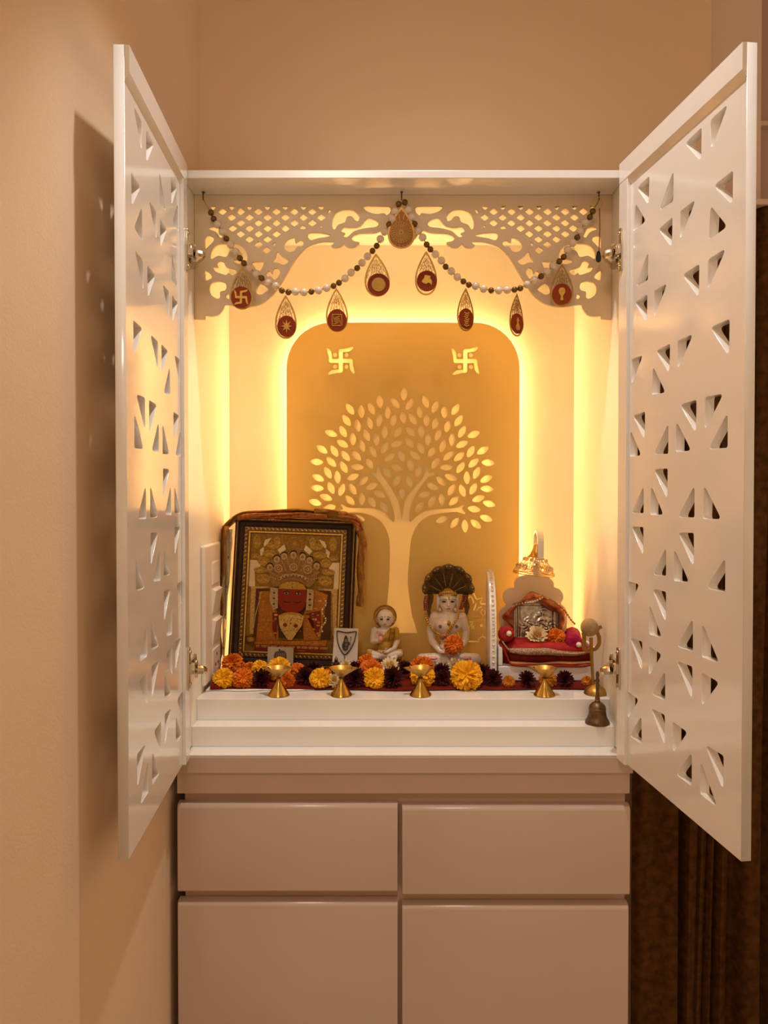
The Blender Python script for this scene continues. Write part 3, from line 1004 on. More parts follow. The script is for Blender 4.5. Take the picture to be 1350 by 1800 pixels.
pendant(P2(958, 560), P2(955, 800), 73 / 3.214, P2(957, 730), (55 / 3.214, 60 / 3.214), 'vase')

ch = thing('thread_charm', at(1053, 462, YG), 'orange thread with a small dark charm hanging at the right nail', 'charm')
ring = [at(1050 + 9 * math.cos(a * PI / 8), 357 + 11 * math.sin(a * PI / 8), YG - 0.008) for a in range(16)]
MB().tube(ring, 0.0008, 6, closed=True).build('ring', M_GOLD, ch)
MB().tube([at(1054, 366, YG - 0.008), at(1054.5, 400, YG - 0.008), at(1053, 444, YG - 0.008)], 0.0009, 6).build('thread', M_ORC, ch)
MB().lathe([(0.0001, 0.012), (0.003, 0.009), (0.005, 0), (0.0045, -0.007), (0.0001, -0.010)], 10, M=Matrix.Translation(at(1052, 452, YG - 0.008))).build('charm_bead', M_BLACK, ch, smooth=True)

# ------------------------------------------------------------------ switch plate
YS0, YS1 = 0.118, 0.250
sp = thing('switch_plate', (IL, (YS0 + YS1) / 2, CH - 0.385), 'cream switch plate with three rockers and a socket on the niche side wall', 'switch plate')
MB().box(IL, IL + 0.009, YS0, YS1, CH - 0.386, CH - 0.118, bev=0.003).build('plate', M_PLASTIC, sp)
for k, (za, zb) in enumerate(((-0.199, -0.152), (-0.258, -0.207), (-0.319, -0.267))):
    y0_, y1_ = 0.172, 0.236
    t0, t1 = (0.0115, 0.0105) if k == 0 else (0.010, 0.017)
    mb = MB()
    za += CH; zb += CH
    b = IL + 0.0085
    mb.add([(b, y0_, za), (b, y1_, za), (b, y1_, zb), (b, y0_, zb), (IL + t0, y0_ + .002, za + .002), (IL + t0, y1_ - .002, za + .002), (IL + t1, y1_ - .002, zb - .004), (IL + t1, y0_ + .002, zb - .004)],
           [(3, 2, 1, 0), (4, 5, 6, 7), (0, 1, 5, 4), (1, 2, 6, 5), (2, 3, 7, 6), (3, 0, 4, 7)])
    mb.build('rocker', M_PLASTIC, sp)
mb = MB().box(IL + 0.0085, IL + 0.0112, 0.172, 0.236, CH - 0.377, CH - 0.328, bev=0.001)
so = mb.build('socket', M_PLASTIC, sp)
for y, z in ((0.204, CH - 0.341), (0.193, CH - 0.360), (0.215, CH - 0.360)):
    MB().box(IL + 0.0108, IL + 0.0118, y - 0.003, y + 0.003, z - 0.003, z + 0.003, bev=0.0008).build('socket_hole', M_BLACK, so)

# ------------------------------------------------------------------ cloth on the platform
zc = Z_PL + 0.0005
mb = MB()
P = []
xa, xb_ = at(368, 1205, 0.13).x, at(1055, 1205, 0.14).x
NX = 60
for i in range(NX + 1):
    t = i / NX
    x = xa + (xb_ - xa) * t
    yf = 0.142 + 0.004 * math.sin(t * 9) + 0.003 * math.sin(t * 23) - 0.006 * math.exp(-t * 8)
    row = []
    lift = 0.012 * math.exp(-((t) / 0.02) ** 2) + 0.006 * math.exp(-((t - 1) / 0.03) ** 2)
    for j in range(9):
        y = yf + (0.345 - yf) * j / 8
        z = zc + 0.0045 + lift * (1 if j < 6 else 0.5) + 0.0008 * math.sin(x * 60 + j)
        if j == 0: z -= 0.0012
        row.append((x, y, z))
    P.append([(x, yf + 0.003, zc), (x, yf - 0.001, zc + 0.0018 + lift * 0.5)] + row)
cl = mb.grid(P).build('altar_cloth', M_MAROON, None, smooth=True)
rebase(cl)
tag(cl, 'maroon cloth spread over the white platform under the flowers', 'cloth')
P = []
for i in range(41):
    t = i / 40
    x = at(360, 1205, 0.13).x + 0.21 * t
    yf = 0.134 + 0.003 * math.sin(t * 14) + 0.006 * t
    P.append([(x, 0.2, zc), (x, yf + 0.002, zc), (x, yf, zc + 0.0012), (x, yf + 0.003, zc + 0.0024), (x, 0.2, zc + 0.0026)])
un = mb = MB().grid(P).build('under_cloth', M_WHITEP, None, smooth=True)
rebase(un)
tag(un, 'white cloth edge peeping out under the left end of the maroon cloth', 'cloth')
ZCL = zc + 0.0055

# ------------------------------------------------------------------ oil lamps
def diya(px, py, spout, label, tilt=0.0, seed=0):
    # py = lowest pixel of the base
    t = (CH - Z_PL) * FPX / (py - 852)
    Yf = t - 1.4
    Y = max(Yf + 0.019, 0.1075)
    x = at(px, py, Y).x
    r = thing('oil_lamp', (x, Y, Z_PL), label, 'oil lamp', 'brass oil lamps along the platform edge', rot=(0, 0, spout))
    MB().lathe([(0.0, 0.0), (0.0195, 0.0), (0.0205, 0.0012), (0.0190, 0.004), (0.013, 0.013), (0.007, 0.023), (0.0036, 0.030), (0.0032, 0.032)], 36).build('base', M_BRASS, r, smooth=40, local=True)
    MB().lathe([(0.003, 0.0315), (0.0048, 0.0325), (0.0048, 0.0342), (0.003, 0.0352)], 20).build('neck_ring', M_BRASSD, r, smooth=40, local=True)
    def rad_(a, q, z):
        k = max(0.0, (z - 0.036) / 0.017)
        a = (a + PI) % (2 * PI) - PI
        return q * (1 + 0.60 * k * math.exp(-(a / 0.26) ** 2) + 0.18 * k * math.exp(-((abs(a) - PI) / 0.3) ** 2))
    prof = [(0.003, 0.0345), (0.009, 0.040), (0.015, 0.0455), (0.0200, 0.0525), (0.0205, 0.0535), (0.0195, 0.0535), (0.0145, 0.048), (0.009, 0.0435), (0.0, 0.0420)]
    MB().lathe(prof, 40, rad=rad_).build('bowl', M_BRASSB, r, smooth=40, local=True)
    MB().tube([(0.010, 0, 0.0455), (0.018, 0.0, 0.0505), (0.021, 0.0, 0.0535)], 0.0012, 6).build('wick', M_BLACK, r, local=True)
    return r
diya(490, 1229, PI * 0.96, 'brass oil lamp nearest the framed picture, in front of a yellow marigold')
diya(600, 1231, -0.12, 'brass oil lamp in front of the tiny brass idol')
diya(739, 1231, PI * 1.02, 'brass oil lamp below the hooded marble idol')
diya(957, 1235, PI * 0.9, 'brass oil lamp in front of the white throne')

# ------------------------------------------------------------------ bell
b = thing('hand_bell', (at(1050, 1275, 0.064).x, 0.064, Z_ST2), 'aged brass hand bell standing on the lower step at right', 'bell')
MB().lathe([(0.0, 0.001), (0.0195, 0.001), (0.0222, 0.0), (0.0226, 0.002), (0.0212, 0.0055), (0.0185, 0.010), (0.0165, 0.015), (0.0155, 0.022), (0.0152, 0.0255), (0.0158, 0.0265), (0.0158, 0.0280), (0.0150, 0.0290),
            (0.0145, 0.030), (0.0150, 0.031), (0.0135, 0.0340), (0.0095, 0.0380), (0.0050, 0.0405), (0.0, 0.041)], 36, M=Matrix.Translation(b.location)).build('bell_body', M_BRASSD, b, smooth=35)
L = b.location
MB().lathe([(0.0045, 0.039), (0.0052, 0.042), (0.0040, 0.044), (0.0048, 0.046), (0.0034, 0.050), (0.0030, 0.060), (0.0034, 0.070), (0.0028, 0.076), (0.0040, 0.078), (0.0040, 0.080), (0.0026, 0.083), (0.0034, 0.090), (0.0024, 0.096), (0.0, 0.0975)], 16, M=Matrix.Translation(L)).build('handle', M_BRASSD, b, smooth=35)
MB().tube([L + Vector((0, 0, 0.03)), L + Vector((0, 0, 0.008))], 0.001, 6).ell(L + Vector((0, 0, 0.006)), 0.004, 10, 8).build('clapper', M_BRASSD, b)

# ------------------------------------------------------------------ trident incense stand with a round nut on it
YT = 0.118
c8 = crop(860, 1020, 6.75)
tb = at(1047, 1228, YT); tb.z = Z_PL
tr = thing('trident_stand', tb, 'small brass trident on a flared base at the right end of the platform', 'trident')
MB().lathe([(0.0, 0.0), (0.0215, 0.0), (0.0225, 0.0015), (0.021, 0.006), (0.017, 0.011), (0.009, 0.016), (0.004, 0.019), (0.003, 0.022)], 32, M=Matrix.Translation(tb)).build('base', M_BRASSM, tr, smooth=35)
def tp(u, v): return pxz(*c8(u, v), YT)
stem = [tb + Vector((0, 0, 0.020))] + [at(*c8(u, v), YT) for u, v in ((1232, 1240), (1225, 1100), (1218, 950), (1212, 820), (1208, 680))]
MB().tube(stem, [0.0026, 0.0026, 0.0030, 0.0034, 0.0036, 0.0034], 8).build('stem', M_BRASSM, tr, smooth=True)
s8 = sc(YT) / 6.75
lp = stroke([tp(*p) for p in smooth_poly([Vector(q) for q in ((1212, 830), (1150, 835), (1122, 780), (1128, 690), (1118, 620))], 4, closed=False)], 46 * s8)
rp_ = stroke([tp(*p) for p in smooth_poly([Vector(q) for q in ((1212, 830), (1262, 815), (1302, 760), (1305, 680), (1282, 610), (1300, 565), (1336, 552))], 4, closed=False)], 40 * s8)
MB().plate(lp, (), 0.004, M=wall_M(YT - 0.001)).build('prong', M_BRASSM, tr)
MB().plate(rp_, (), 0.004, M=wall_M(YT - 0.001)).build('prong', M_BRASSM, tr)
nut = MB().ell(at(*c8(1192, 560), YT), (105 * s8, 100 * s8, 108 * s8), 24, 16)
nut.v = [v + (v - at(*c8(1192, 560), YT)) * 0.06 * mnoise.noise(v * 60) for v in nut.v]
o = nut.build('areca_nut', M_NUT, None, smooth=True); rebase(o)
tag(o, 'round beige nut impaled on the brass trident', 'nut')
# ------------------------------------------------------------------ framed picture
c7 = crop(400, 920, 5.625)
YF = 0.305
FW, FH = 0.262, 0.318
fb = at(509, 1172, 0.29); fb.z = ZCL
LEAN, ROLL = math.radians(7.0), math.radians(2.0)
fr = thing('framed_picture', (fb.x, 0.283, ZCL + 0.0055), 'framed devotional picture of a crowned red-faced deity leaning against the niche', 'picture frame', rot=(-LEAN, ROLL, 0))
# local: x right, z up, y = depth (front at y=0, back positive)
def ring_prof(prof, W, H):
    """sweep an inward profile (inset, y) round a rectangle, z from 0 to H"""
    mb = MB(); vs = []; fs = []
    n = len(prof)
    for i, y in prof:
        vs += [(-W / 2 + i, y, i), (W / 2 - i, y, i), (W / 2 - i, y, H - i), (-W / 2 + i, y, H - i)]
    for k in range(n - 1):
        for c in range(4):
            a, b_ = k * 4 + c, k * 4 + (c + 1) % 4
            fs.append((a, b_, b_ + 4, a + 4))
    return mb.add(vs, fs)
ring_prof([(0, 0.016), (0, 0.002), (0.002, 0.0), (0.008, 0.0), (0.011, 0.004), (0.018, 0.0065), (0.020, 0.005), (0.0285, 0.005), (0.0285, 0.0095), (0.034, 0.0095)], FW, FH).build('moulding', M_WALNUT, fr, smooth=30, local=True)
ring_prof([(0.0285, 0.0085), (0.0292, 0.0070), (0.0325, 0.0070), (0.0340, 0.0110)], FW, FH).build('gilt_slip', M_GOLD, fr, local=True)
ring_prof([(0.0200, 0.0050), (0.0204, 0.0036), (0.0280, 0.0036), (0.0284, 0.0050)], FW, FH).build('carved_band', M_BRASSD, fr, local=True)
def along(inset, step):
    W2, H2 = FW / 2 - inset, FH - 2 * inset
    for a, b_ in (((-W2, inset), (W2, inset)), ((W2, inset), (W2, inset + H2)), ((W2, inset + H2), (-W2, inset + H2)), ((-W2, inset + H2), (-W2, inset))):
        a, b_ = Vector(a), Vector(b_)
        n = int((b_ - a).length / step)
        for k in range(n):
            yield a + (b_ - a) * ((k + 0.5) / n), math.atan2((b_ - a).y, (b_ - a).x)
mb = MB()
for p, a in along(0.0048, 0.0033):
    mb.ell((p.x, -0.0004, p.y), 0.0016, 6, 4)
o = mb.build('beading', M_GOLD, fr, smooth=True, local=True); o['kind'] = 'stuff'
mb = MB()
for k, (p, a) in enumerate(along(0.0242, 0.0088)):
    M = Matrix.Translation((p.x, 0.0034, p.y)) @ Matrix.Rotation(-a, 4, 'Y')
    mb.ell((0, 0, 0), (0.0024, 0.0016, 0.0028), 8, 5, M=M)
    mb.tube([M @ Vector((-0.0042 + 0.0016 * j, -0.0002, 0.0030 * math.sin(j * 1.1))) for j in range(6)], 0.0006, 5)
o = mb.build('carved_scrolls', M_GOLD, fr, smooth=True, local=True); o['kind'] = 'stuff'
MB().box(-FW / 2 + 0.003, FW / 2 - 0.003, 0.0125, 0.0165, 0.003, FH - 0.003).build('backboard', M_WALNUT, fr, local=True)
# the print: flat coloured shapes laid on the sheet
PW, PH = FW - 0.068, FH - 0.068
PC = [(0.36, 0.185, 0.022), (0.78, 0.62, 0.36), (0.10, 0.035, 0.008), (0.40, 0.20, 0.045), (0.26, 0.024, 0.004), (0.72, 0.44, 0.12), (0.55, 0.19, 0.018),
      (0.04, 0.016, 0.008), (0.85, 0.70, 0.48), (0.56, 0.31, 0.04), (0.22, 0.025, 0.008), (0.58, 0.40, 0.20)]
PM = []
for k, c in enumerate(PC):
    busy = k in (0, 3, 5, 6, 9, 11)
    PM.append(mat('print_%d' % k, c + (1,), 0.3, spec=0.15, vscale=330 if busy else 40,
                  col2=tuple(x * (0.55 if busy else 0.85) for x in c) + (1,)))
mb = MB()
lay = [0]
def q7(u, v):
    # picture window in the crop: corners (205,95) (1118,100) (1098,1283) (150,1283)
    fy = (v - 96) / 1187.0
    xl = 203 - 53 * fy; xr = 1118 - 20 * fy
    return (-PW / 2 + PW * (u - xl) / (xr - xl), 0.034 + PH * (1 - fy))
def pr(poly, mi, raw=False):
    lay[0] += 1
    y = 0.0110 - 0.000035 * lay[0]
    pts = [p if raw else q7(*p) for p in poly]
    pts = [(max(-PW / 2, min(PW / 2, p[0])), max(0.034, min(0.034 + PH, p[1]))) for p in pts]
    n = len(pts)
    bm = bmesh.new()
    f = bm.faces.new([bm.verts.new((p[0], y, p[1])) for p in pts])
    bmesh.ops.triangulate(bm, faces=[f])
    me = bpy.data.meshes.new('t'); bm.to_mesh(me); bm.free()
    mb.addmesh(me, mi); bpy.data.meshes.remove(me)
def pe(u, v, ru, rv, mi, n=18): pr(circ((u, v), ru, n, rv), mi)
def ps(pts, w, mi): pr(stroke(pts, w), mi)
pr([(203, 96), (1118, 96), (1098, 1283), (150, 1283)], 0)
for s_ in (1, -1):
    X = (lambda u: u) if s_ == 1 else (lambda u: 1302 - u)
    pr([(X(185), 370), (X(262), 372), (X(300), 430), (X(240), 490), (X(246), 640), (X(180), 640)], 1)
    pr([(X(328), 205), (X(345), 160), (X(408), 136), (X(372), 195), (X(338), 232)], 1)
    pr([(X(290), 265), (X(330), 232), (X(336), 300), (X(300), 330)], 1)
    pr([(X(470), 260), (X(540), 200), (X(560), 250), (X(500), 300)], 1)
    for (u, v, a, b_) in ((430, 215, 70, 34), (470, 170, 34, 52), (390, 300, 74, 36), (330, 380, 60, 46), (300, 470, 70, 32), (330, 560, 74, 50), (260, 180, 40, 70), (250, 330, 48, 24)):
        pe(X(u), v, a, b_, 9)
        ps([(X(u - a * .7), v), (X(u), v - b_ * .6), (X(u + a * .7), v)], 9, 3)
        ps([(X(u - a * .5), v + b_ * .4), (X(u), v), (X(u + a * .6), v + b_ * .4)], 7, 5)
    pr([(X(205), 640), (X(400), 640), (X(400), 672), (X(255), 672), (X(235), 1120), (X(195), 1120)], 5)
pe(655, 200, 92, 88, 3); pe(655, 205, 70, 66, 0); pe(655, 215, 40, 50, 3); pe(645, 185, 18, 20, 9)
pr([(258, 660), (1032, 660), (1040, 1150), (232, 1150)], 2)
# robes and arms
pr([(290, 690), (420, 680), (480, 900), (500, 1190), (262, 1190), (285, 960)], 6)
pr([(850, 650), (1000, 700), (960, 900), (930, 1160), (760, 1170), (745, 930)], 6)
pr([(430, 900), (500, 880), (490, 960), (470, 1170), (430, 1060)], 10)
pr([(770, 900), (930, 860), (940, 1000), (900, 1130), (850, 960)], 10)
for k in range(26):
    random.seed(100 + k)
    u, v = random.uniform(290, 470), random.uniform(720, 1160)
    pe(u, v, random.uniform(10, 24), random.uniform(6, 14), random.choice((5, 9, 6)), 8)
    u = random.uniform(790, 960)
    pe(u, random.uniform(720, 1130), random.uniform(10, 24), random.uniform(6, 14), random.choice((5, 9, 6)), 8)
ps([(312, 690), (290, 800), (255, 930), (238, 1060)], 9, 5)
for k in range(16): pe(965 + 22 * math.sin(k * .8), 740 + k * 22, 10, 10, 8 if k % 2 else 5, 7)
# crown
pr([(382, 440), (400, 380), (450, 335), (530, 292), (640, 268), (760, 290), (850, 350), (905, 430), (890, 520), (862, 580), (808, 640), (770, 622), (720, 585), (640, 572), (560, 585), (505, 632), (440, 640), (410, 590), (395, 520)], 3)
for u, v in ((470, 345), (545, 312), (640, 296), (735, 312), (805, 345), (400, 430), (880, 400)):
    pe(u, v + 4, 40, 42, 7); pe(u, v + 12, 34, 36, 11); pe(u, v + 14, 14, 14, 3)
for j in range(5):
    for k in range(13):
        a = PI * (0.10 + 0.8 * k / 12)
        r = 165 + j * 26
        u, v = 645 - (r + 30) * math.cos(a), 600 - r * math.sin(a) * 0.92
        pe(u, v, 9, 9, 11 if (k + j) % 2 else 5, 7); pe(u, v, 4, 4, 7 if j % 2 else 10, 5)
for u, v, r in ((490, 450, 44), (645, 430, 42), (790, 450, 46)):
    pe(u, v, r, r, 11); pe(u, v, r - 10, r - 10, 3); pe(u, v, 14, 14, 11); pe(u, v, 7, 7, 10)
ps([(490, 560), (560, 520), (645, 508), (730, 520), (800, 560)], 26, 11)
for k in range(9): pe(500 + k * 36, 552 - 38 * math.sin(PI * k / 8), 8, 8, 10 if k % 2 else 2, 7)
# side ornaments, forehead, face
pr([(412, 645), (490, 650), (492, 850), (440, 870), (405, 760)], 11)
pr([(790, 645), (850, 655), (858, 700), (850, 860), (780, 862)], 11)
for k in range(7):
    pe(450, 670 + k * 28, 13, 10, 2 if k % 2 else 9, 8); pe(820, 670 + k * 28, 15, 11, 2 if k % 2 else 9, 8)
pr([(492, 655), (520, 610), (580, 582), (640, 576), (700, 582), (755, 610), (782, 655)], 9)
pe(636, 632, 18, 15, 11); pe(636, 632, 8, 7, 10)
pr([(495, 655), (782, 655), (782, 770), (768, 830), (735, 868), (690, 890), (590, 890), (540, 868), (506, 830), (494, 770)], 4)
for u in (577, 702):
    pe(u, 697, 30, 17, 2); pe(u, 698, 24, 11, 11); pe(u, 698, 13, 10, 7)
    ps([(u - 36, 688), (u, 676), (u + 36, 688)], 6, 7)
ps([(640, 700), (632, 745), (640, 758), (652, 745)], 5, 10)
ps([(548, 776), (575, 790), (630, 784)], 9, 7); ps([(648, 784), (700, 790), (732, 774)], 9, 7)
# chest piece
pr([(500, 920), (590, 900), (690, 900), (760, 925), (742, 1020), (690, 1090), (645, 1165), (600, 1165), (545, 1090), (512, 1030)], 5)
ps([(520, 925), (570, 905), (640, 898), (710, 905), (750, 925)], 22, 9)
pe(570, 1017, 22, 20, 10); pe(680, 1022, 22, 20, 10); pe(627, 1000, 12, 12, 3)
for k in range(14): pe(530 + (k % 7) * 33, 960 + (k // 7) * 110 + 10 * math.sin(k), 7, 7, 3, 6)
pr([(160, 1140), (262, 1135), (268, 1210), (160, 1212)], 2); pe(215, 1172, 42, 26, 3); pe(215, 1172, 28, 15, 9)
pr([(262, 1190), (1000, 1160), (1000, 1215), (255, 1215)], 6)
# caption strip, with its written line
pr([(255, 1216), (985, 1212), (985, 1278), (252, 1280)], 10)
u = 268
random.seed(5)
for wd_ in (44, 92, 70, 60, 100, 40, 60, 110, 84):
    ps([(u, 1227), (u + wd_, 1226)], 4, 5)
    k = u + 5
    while k < u + wd_ - 6:
        ps([(k, 1228), (k + random.choice((-4, 0, 3)), 1248)], 4, 5)
        if random.random() < .6: ps([(k, 1240), (k + 8, 1234), (k + 12, 1242)], 3, 5)
        k += random.uniform(9, 15)
    u += wd_ + 12
    if u > 950: break
for k in range(3): ps([(480 + k * 110, 1266), (560 + k * 110, 1266)], 5, 3)
pic = mb.build('print', PM, fr, local=True)
pic['label'] = 'print of a crowned deity with a red face'


# ---- stole draped over the frame
def ribbon(name, path, Y0, Y1, w, m, parent, wav=0.0, seed=0):
    """path in pixels on plane Y0..Y1; cloth band of half width w px with ruffles and real thickness"""
    random.seed(seed)
    pts = smooth_poly([Vector(p) for p in path], 6, closed=False)
    P = []
    n = len(pts)
    for i, p in enumerate(pts):
        d = pts[min(i + 1, n - 1)] - pts[max(i - 1, 0)]
        d.normalize()
        nn = Vector((-d.y, d.x))
        row = []
        t = i / (n - 1)
        W = w if not callable(w) else w(t)
        for j in range(9):
            s_ = -1 + 2 * j / 8
            y = Y0 + (Y1 - Y0) * (j / 8) + 0.003 * math.sin(6 * s_ + i * 0.7) + 0.002 * math.sin(i * 0.35 + j)
            q = p + nn * (W * s_ + wav * math.sin(i * 0.55 + seed) * (0.4 + 0.6 * abs(s_)))
            row.append(at(q.x, q.y, y))
        P.append(row)
    o = MB().grid(P).build(name, m, parent, smooth=True)
    md = o.modifiers.new('thick', 'SOLIDIFY'); md.thickness = 0.0015
    return o
st = thing('stole', (fb.x, 0.3, ZCL), 'red and amber brocade stole draped over the top of the picture frame', 'cloth')
ribbon('front_fold', [(388, 962), (394, 934), (406, 916), (428, 905), (470, 901), (520, 900), (560, 902), (590, 906)], 0.300, 0.330, 5.0, M_STOLE, st, 0.8, 1)
ribbon('red_fold', [(418, 910), (450, 907), (500, 906), (540, 906), (575, 908)], 0.296, 0.318, 4.5, M_STOLER, st, 0.5, 2)
ribbon('amber_fold', [(552, 902), (590, 905), (618, 911), (630, 925), (636, 945), (637, 975), (634, 1010), (636, 1040), (632, 1066)], 0.290, 0.322, lambda t: 8.0 - 2 * t, M_STOLE, st, 1.0, 3)
ribbon('brocade_corner', [(595, 904), (615, 908), (630, 918), (634, 932)], 0.287, 0.300, 5.5, M_STOLER, st, 0.8, 4)
ribbon('hanging_end', [(396, 925), (391, 960), (389, 1000), (386, 1040), (387, 1075), (383, 1110), (385, 1150), (384, 1168)], 0.272, 0.318, lambda t: 6.0 - 1.0 * t, M_STOLE, st, 1.6, 5)
ribbon('lining', [(403, 930), (400, 980), (396, 1030), (393, 1080), (391, 1130), (389, 1165)], 0.312, 0.322, 6.0, M_CREAMC, st, 0.5, 6)
mb = MB()
for py in (980, 1031, 1081, 1139): mb.ell(at(401 - (py - 980) * 0.05, py, 0.309), (0.0012, 0.0008, 0.0035), 8, 6)
mb.build('green_motif', mat('green_print', (0.16, 0.20, 0.05, 1), 0.6), st)

# ------------------------------------------------------------------ small cards
def card(name, corners, Y0, Y1, m, label):
    """corners: px (tl, tr, br, bl); bottom at Y0, top at Y1"""
    tl, tr_, br, bl = corners
    p = [at(*tl, Y1), at(*tr_, Y1), at(*br, Y0), at(*bl, Y0)]
    base_ = (p[2] + p[3]) / 2
    root = thing(name, base_, label, 'card')
    t = Vector((0, 0.0015, 0))
    MB().add(p + [q + t for q in p], [(3, 2, 1, 0), (4, 5, 6, 7), (0, 1, 5, 4), (1, 2, 6, 5), (2, 3, 7, 6), (3, 0, 4, 7)]).build('sheet', m, root)
    def loc(u, v, k=1):
        a = p[0] + (p[1] - p[0]) * u; b_ = p[3] + (p[2] - p[3]) * u
        return a + (b_ - a) * v + Vector((0, -0.0003 - 0.00006 * k, 0))
    return root, loc
M_CARD = mat('white_card', (0.66, 0.58, 0.50, 1), 0.5)
M_INK = mat('black_ink', (0.02, 0.015, 0.014, 1), 0.5)
M_GREYI = mat('grey_ink', (0.16, 0.13, 0.12, 1), 0.5)
root, loc = card('deity_card', ((588, 1104), (630, 1105), (628, 1168), (584, 1167)), 0.262, 0.277, M_CARD, 'white card with a necklace-framed grey figure, leaning on the picture frame')
mb = MB(); cnt = [0]
def flat(poly, mi=0):
    cnt[0] += 1
    vs = [loc(u, v, cnt[0]) for u, v in poly]
    mb.add(vs, [tuple(range(len(vs)))], mi)
neck = [(0.12, 0.10), (0.13, 0.25), (0.20, 0.45), (0.32, 0.62), (0.48, 0.73), (0.62, 0.66), (0.76, 0.50), (0.86, 0.32), (0.91, 0.14), (0.90, 0.08), (0.7, 0.10), (0.5, 0.11), (0.3, 0.09), (0.15, 0.07)]
nk = smooth_poly([Vector(p) for p in neck], 6)
for p in nk:
    flat([(p[0] + 0.028 * math.cos(a * PI / 3), p[1] + 0.02 * math.sin(a * PI / 3)) for a in range(6)], 0)
flat([(0.46, 0.74), (0.50, 0.74), (0.51, 0.85), (0.46, 0.85)], 1)
flat(t2(smooth_poly([Vector(p) for p in ((0.50, 0.18), (0.58, 0.26), (0.60, 0.34), (0.68, 0.42), (0.62, 0.5), (0.60, 0.58), (0.48, 0.62), (0.38, 0.54), (0.36, 0.44), (0.42, 0.34), (0.44, 0.24))], 3)), 0)
flat([(x, y) for x, y in circ((0.52, 0.33), 0.06, 10, 0.05)], 1)
flat([(0.48, 0.42), (0.60, 0.40), (0.56, 0.47), (0.50, 0.48)], 1)
flat([(0.46, 0.52), (0.58, 0.52), (0.52, 0.57)], 1)
flat([(0.70, 0.22), (0.72, 0.22), (0.70, 0.55), (0.685, 0.55)], 0)
flat([(0.65, 0.20), (0.70, 0.26), (0.76, 0.20), (0.70, 0.23)], 0)
flat(circ((0.63, 0.40), 0.05, 8, 0.035), 0)
mb.build('drawing', [M_INK, M_GREYI], root)

M_PHOTO = mat('photo_sepia', (0.36, 0.24, 0.14, 1), 0.25, coat=0.4, var=0.3, vscale=200)
root, loc = card('photo_card', ((471, 1137), (516, 1138), (515, 1186), (469, 1186)), 0.228, 0.240, mat('laminated_edge', (0.34, 0.26, 0.18, 1), 0.2, coat=0.6), 'small laminated photo of a dark-crowned deity standing before the frame')
mb = MB(); cnt = [0]
flat([(0.06, 0.05), (0.94, 0.05), (0.94, 0.99), (0.06, 0.99)], 0)
flat(t2(smooth_poly([Vector(p) for p in ((0.30, 0.52), (0.24, 0.34), (0.30, 0.18), (0.44, 0.14), (0.58, 0.12), (0.70, 0.18), (0.74, 0.34), (0.68, 0.50), (0.50, 0.55))], 3)), 1)
for k in range(5): flat(stroke([(0.34 + k * 0.075, 0.46), (0.36 + k * 0.07, 0.22)], 0.022), 2)
flat(circ((0.46, 0.10), 0.04, 8), 1)
flat([(0.08, 0.58), (0.92, 0.58), (0.92, 0.99), (0.08, 0.99)], 3)
flat([(0.36, 0.50), (0.64, 0.50), (0.62, 0.70), (0.50, 0.78), (0.38, 0.70)], 4)
flat([(0.10, 0.60), (0.26, 0.60), (0.24, 0.98), (0.10, 0.98)], 2); flat([(0.74, 0.60), (0.90, 0.60), (0.90, 0.98), (0.76, 0.98)], 2)
mb.build('photo', [mat('photo_pale', (0.34, 0.25, 0.16, 1), 0.25), mat('photo_dark', (0.05, 0.028, 0.018, 1), 0.3), mat('photo_mid', (0.26, 0.14, 0.07, 1), 0.3), mat('photo_brown', (0.13, 0.06, 0.025, 1), 0.3), mat('photo_red', (0.20, 0.04, 0.015, 1), 0.3)], root)

# tiny brass idol
YI = 0.235
ib = at(591, 1183, YI); ib.z = ZCL + 0.010
idl = thing('brass_idol', ib, 'tiny dark brass seated idol in front of the necklace card', 'idol')
k = sc(YI)
mb = MB()
mb.box(-10 * k, 10 * k, -6 * k, 6 * k, -0.010, 3 * k, M=Matrix.Translation(ib))
mb.ell(ib + Vector((0, 0, 7 * k)), (8.5 * k, 5.5 * k, 4.5 * k), 14, 10)
mb.ell(ib + Vector((0, 0, 13 * k)), (5 * k, 4 * k, 6 * k), 14, 10)
mb.ell(ib + Vector((0, -1 * k, 20 * k)), (3.4 * k, 3.4 * k, 4 * k), 12, 8)
mb.tube([ib + Vector((0, 0, 22 * k)), ib + Vector((0, 0, 28 * k))], [2.6 * k, 0.5 * k], 10)
for s_ in (-1, 1):
    mb.tube([ib + Vector((s_ * 5 * k, 0, 16 * k)), ib + Vector((s_ * 8 * k, -2 * k, 12 * k)), ib + Vector((s_ * 5 * k, -6 * k, 10 * k))], 1.6 * k, 8)
finish('figure', remesh_body(mb, 0.0009, 3), M_BRASSD, idl, smooth=True)
arch = [ib + Vector((11 * k * math.cos(a), 2 * k, 6 * k + 15 * k * math.sin(a))) for a in [PI * j / 12 for j in range(13)]]
MB().tube([arch[0] - Vector((0, 0, 6 * k))] + arch[:4], 1.7 * k, 8).build('side_post', M_BRASSD, idl, smooth=True)
MB().tube(arch[9:] + [arch[-1] - Vector((0, 0, 6 * k))], 1.7 * k, 8).build('side_post', M_BRASSD, idl, smooth=True)

M_EYE = mat('eye_enamel', (0.42, 0.32, 0.24, 1), 0.3)
# ------------------------------------------------------------------ hooded marble idol
def bead_string(name, pts, r, m, parent, step=None):
    """beads threaded on a line, each its own ball, one part"""
    P = smooth_poly([Vector(p) for p in pts], 6, closed=False)
    L = 0; last = P[0]; out = [P[0]]
    step = step or 1.8 * r
    for p in P[1:]:
        seg = p - last
        while seg.length >= step:
            last = last + seg.normalized() * step
            out.append(last); seg = p - last
    mb = MB()
    for p in out: mb.ell(p, r, 8, 6)
    return mb.build(name, m, parent, smooth=True)

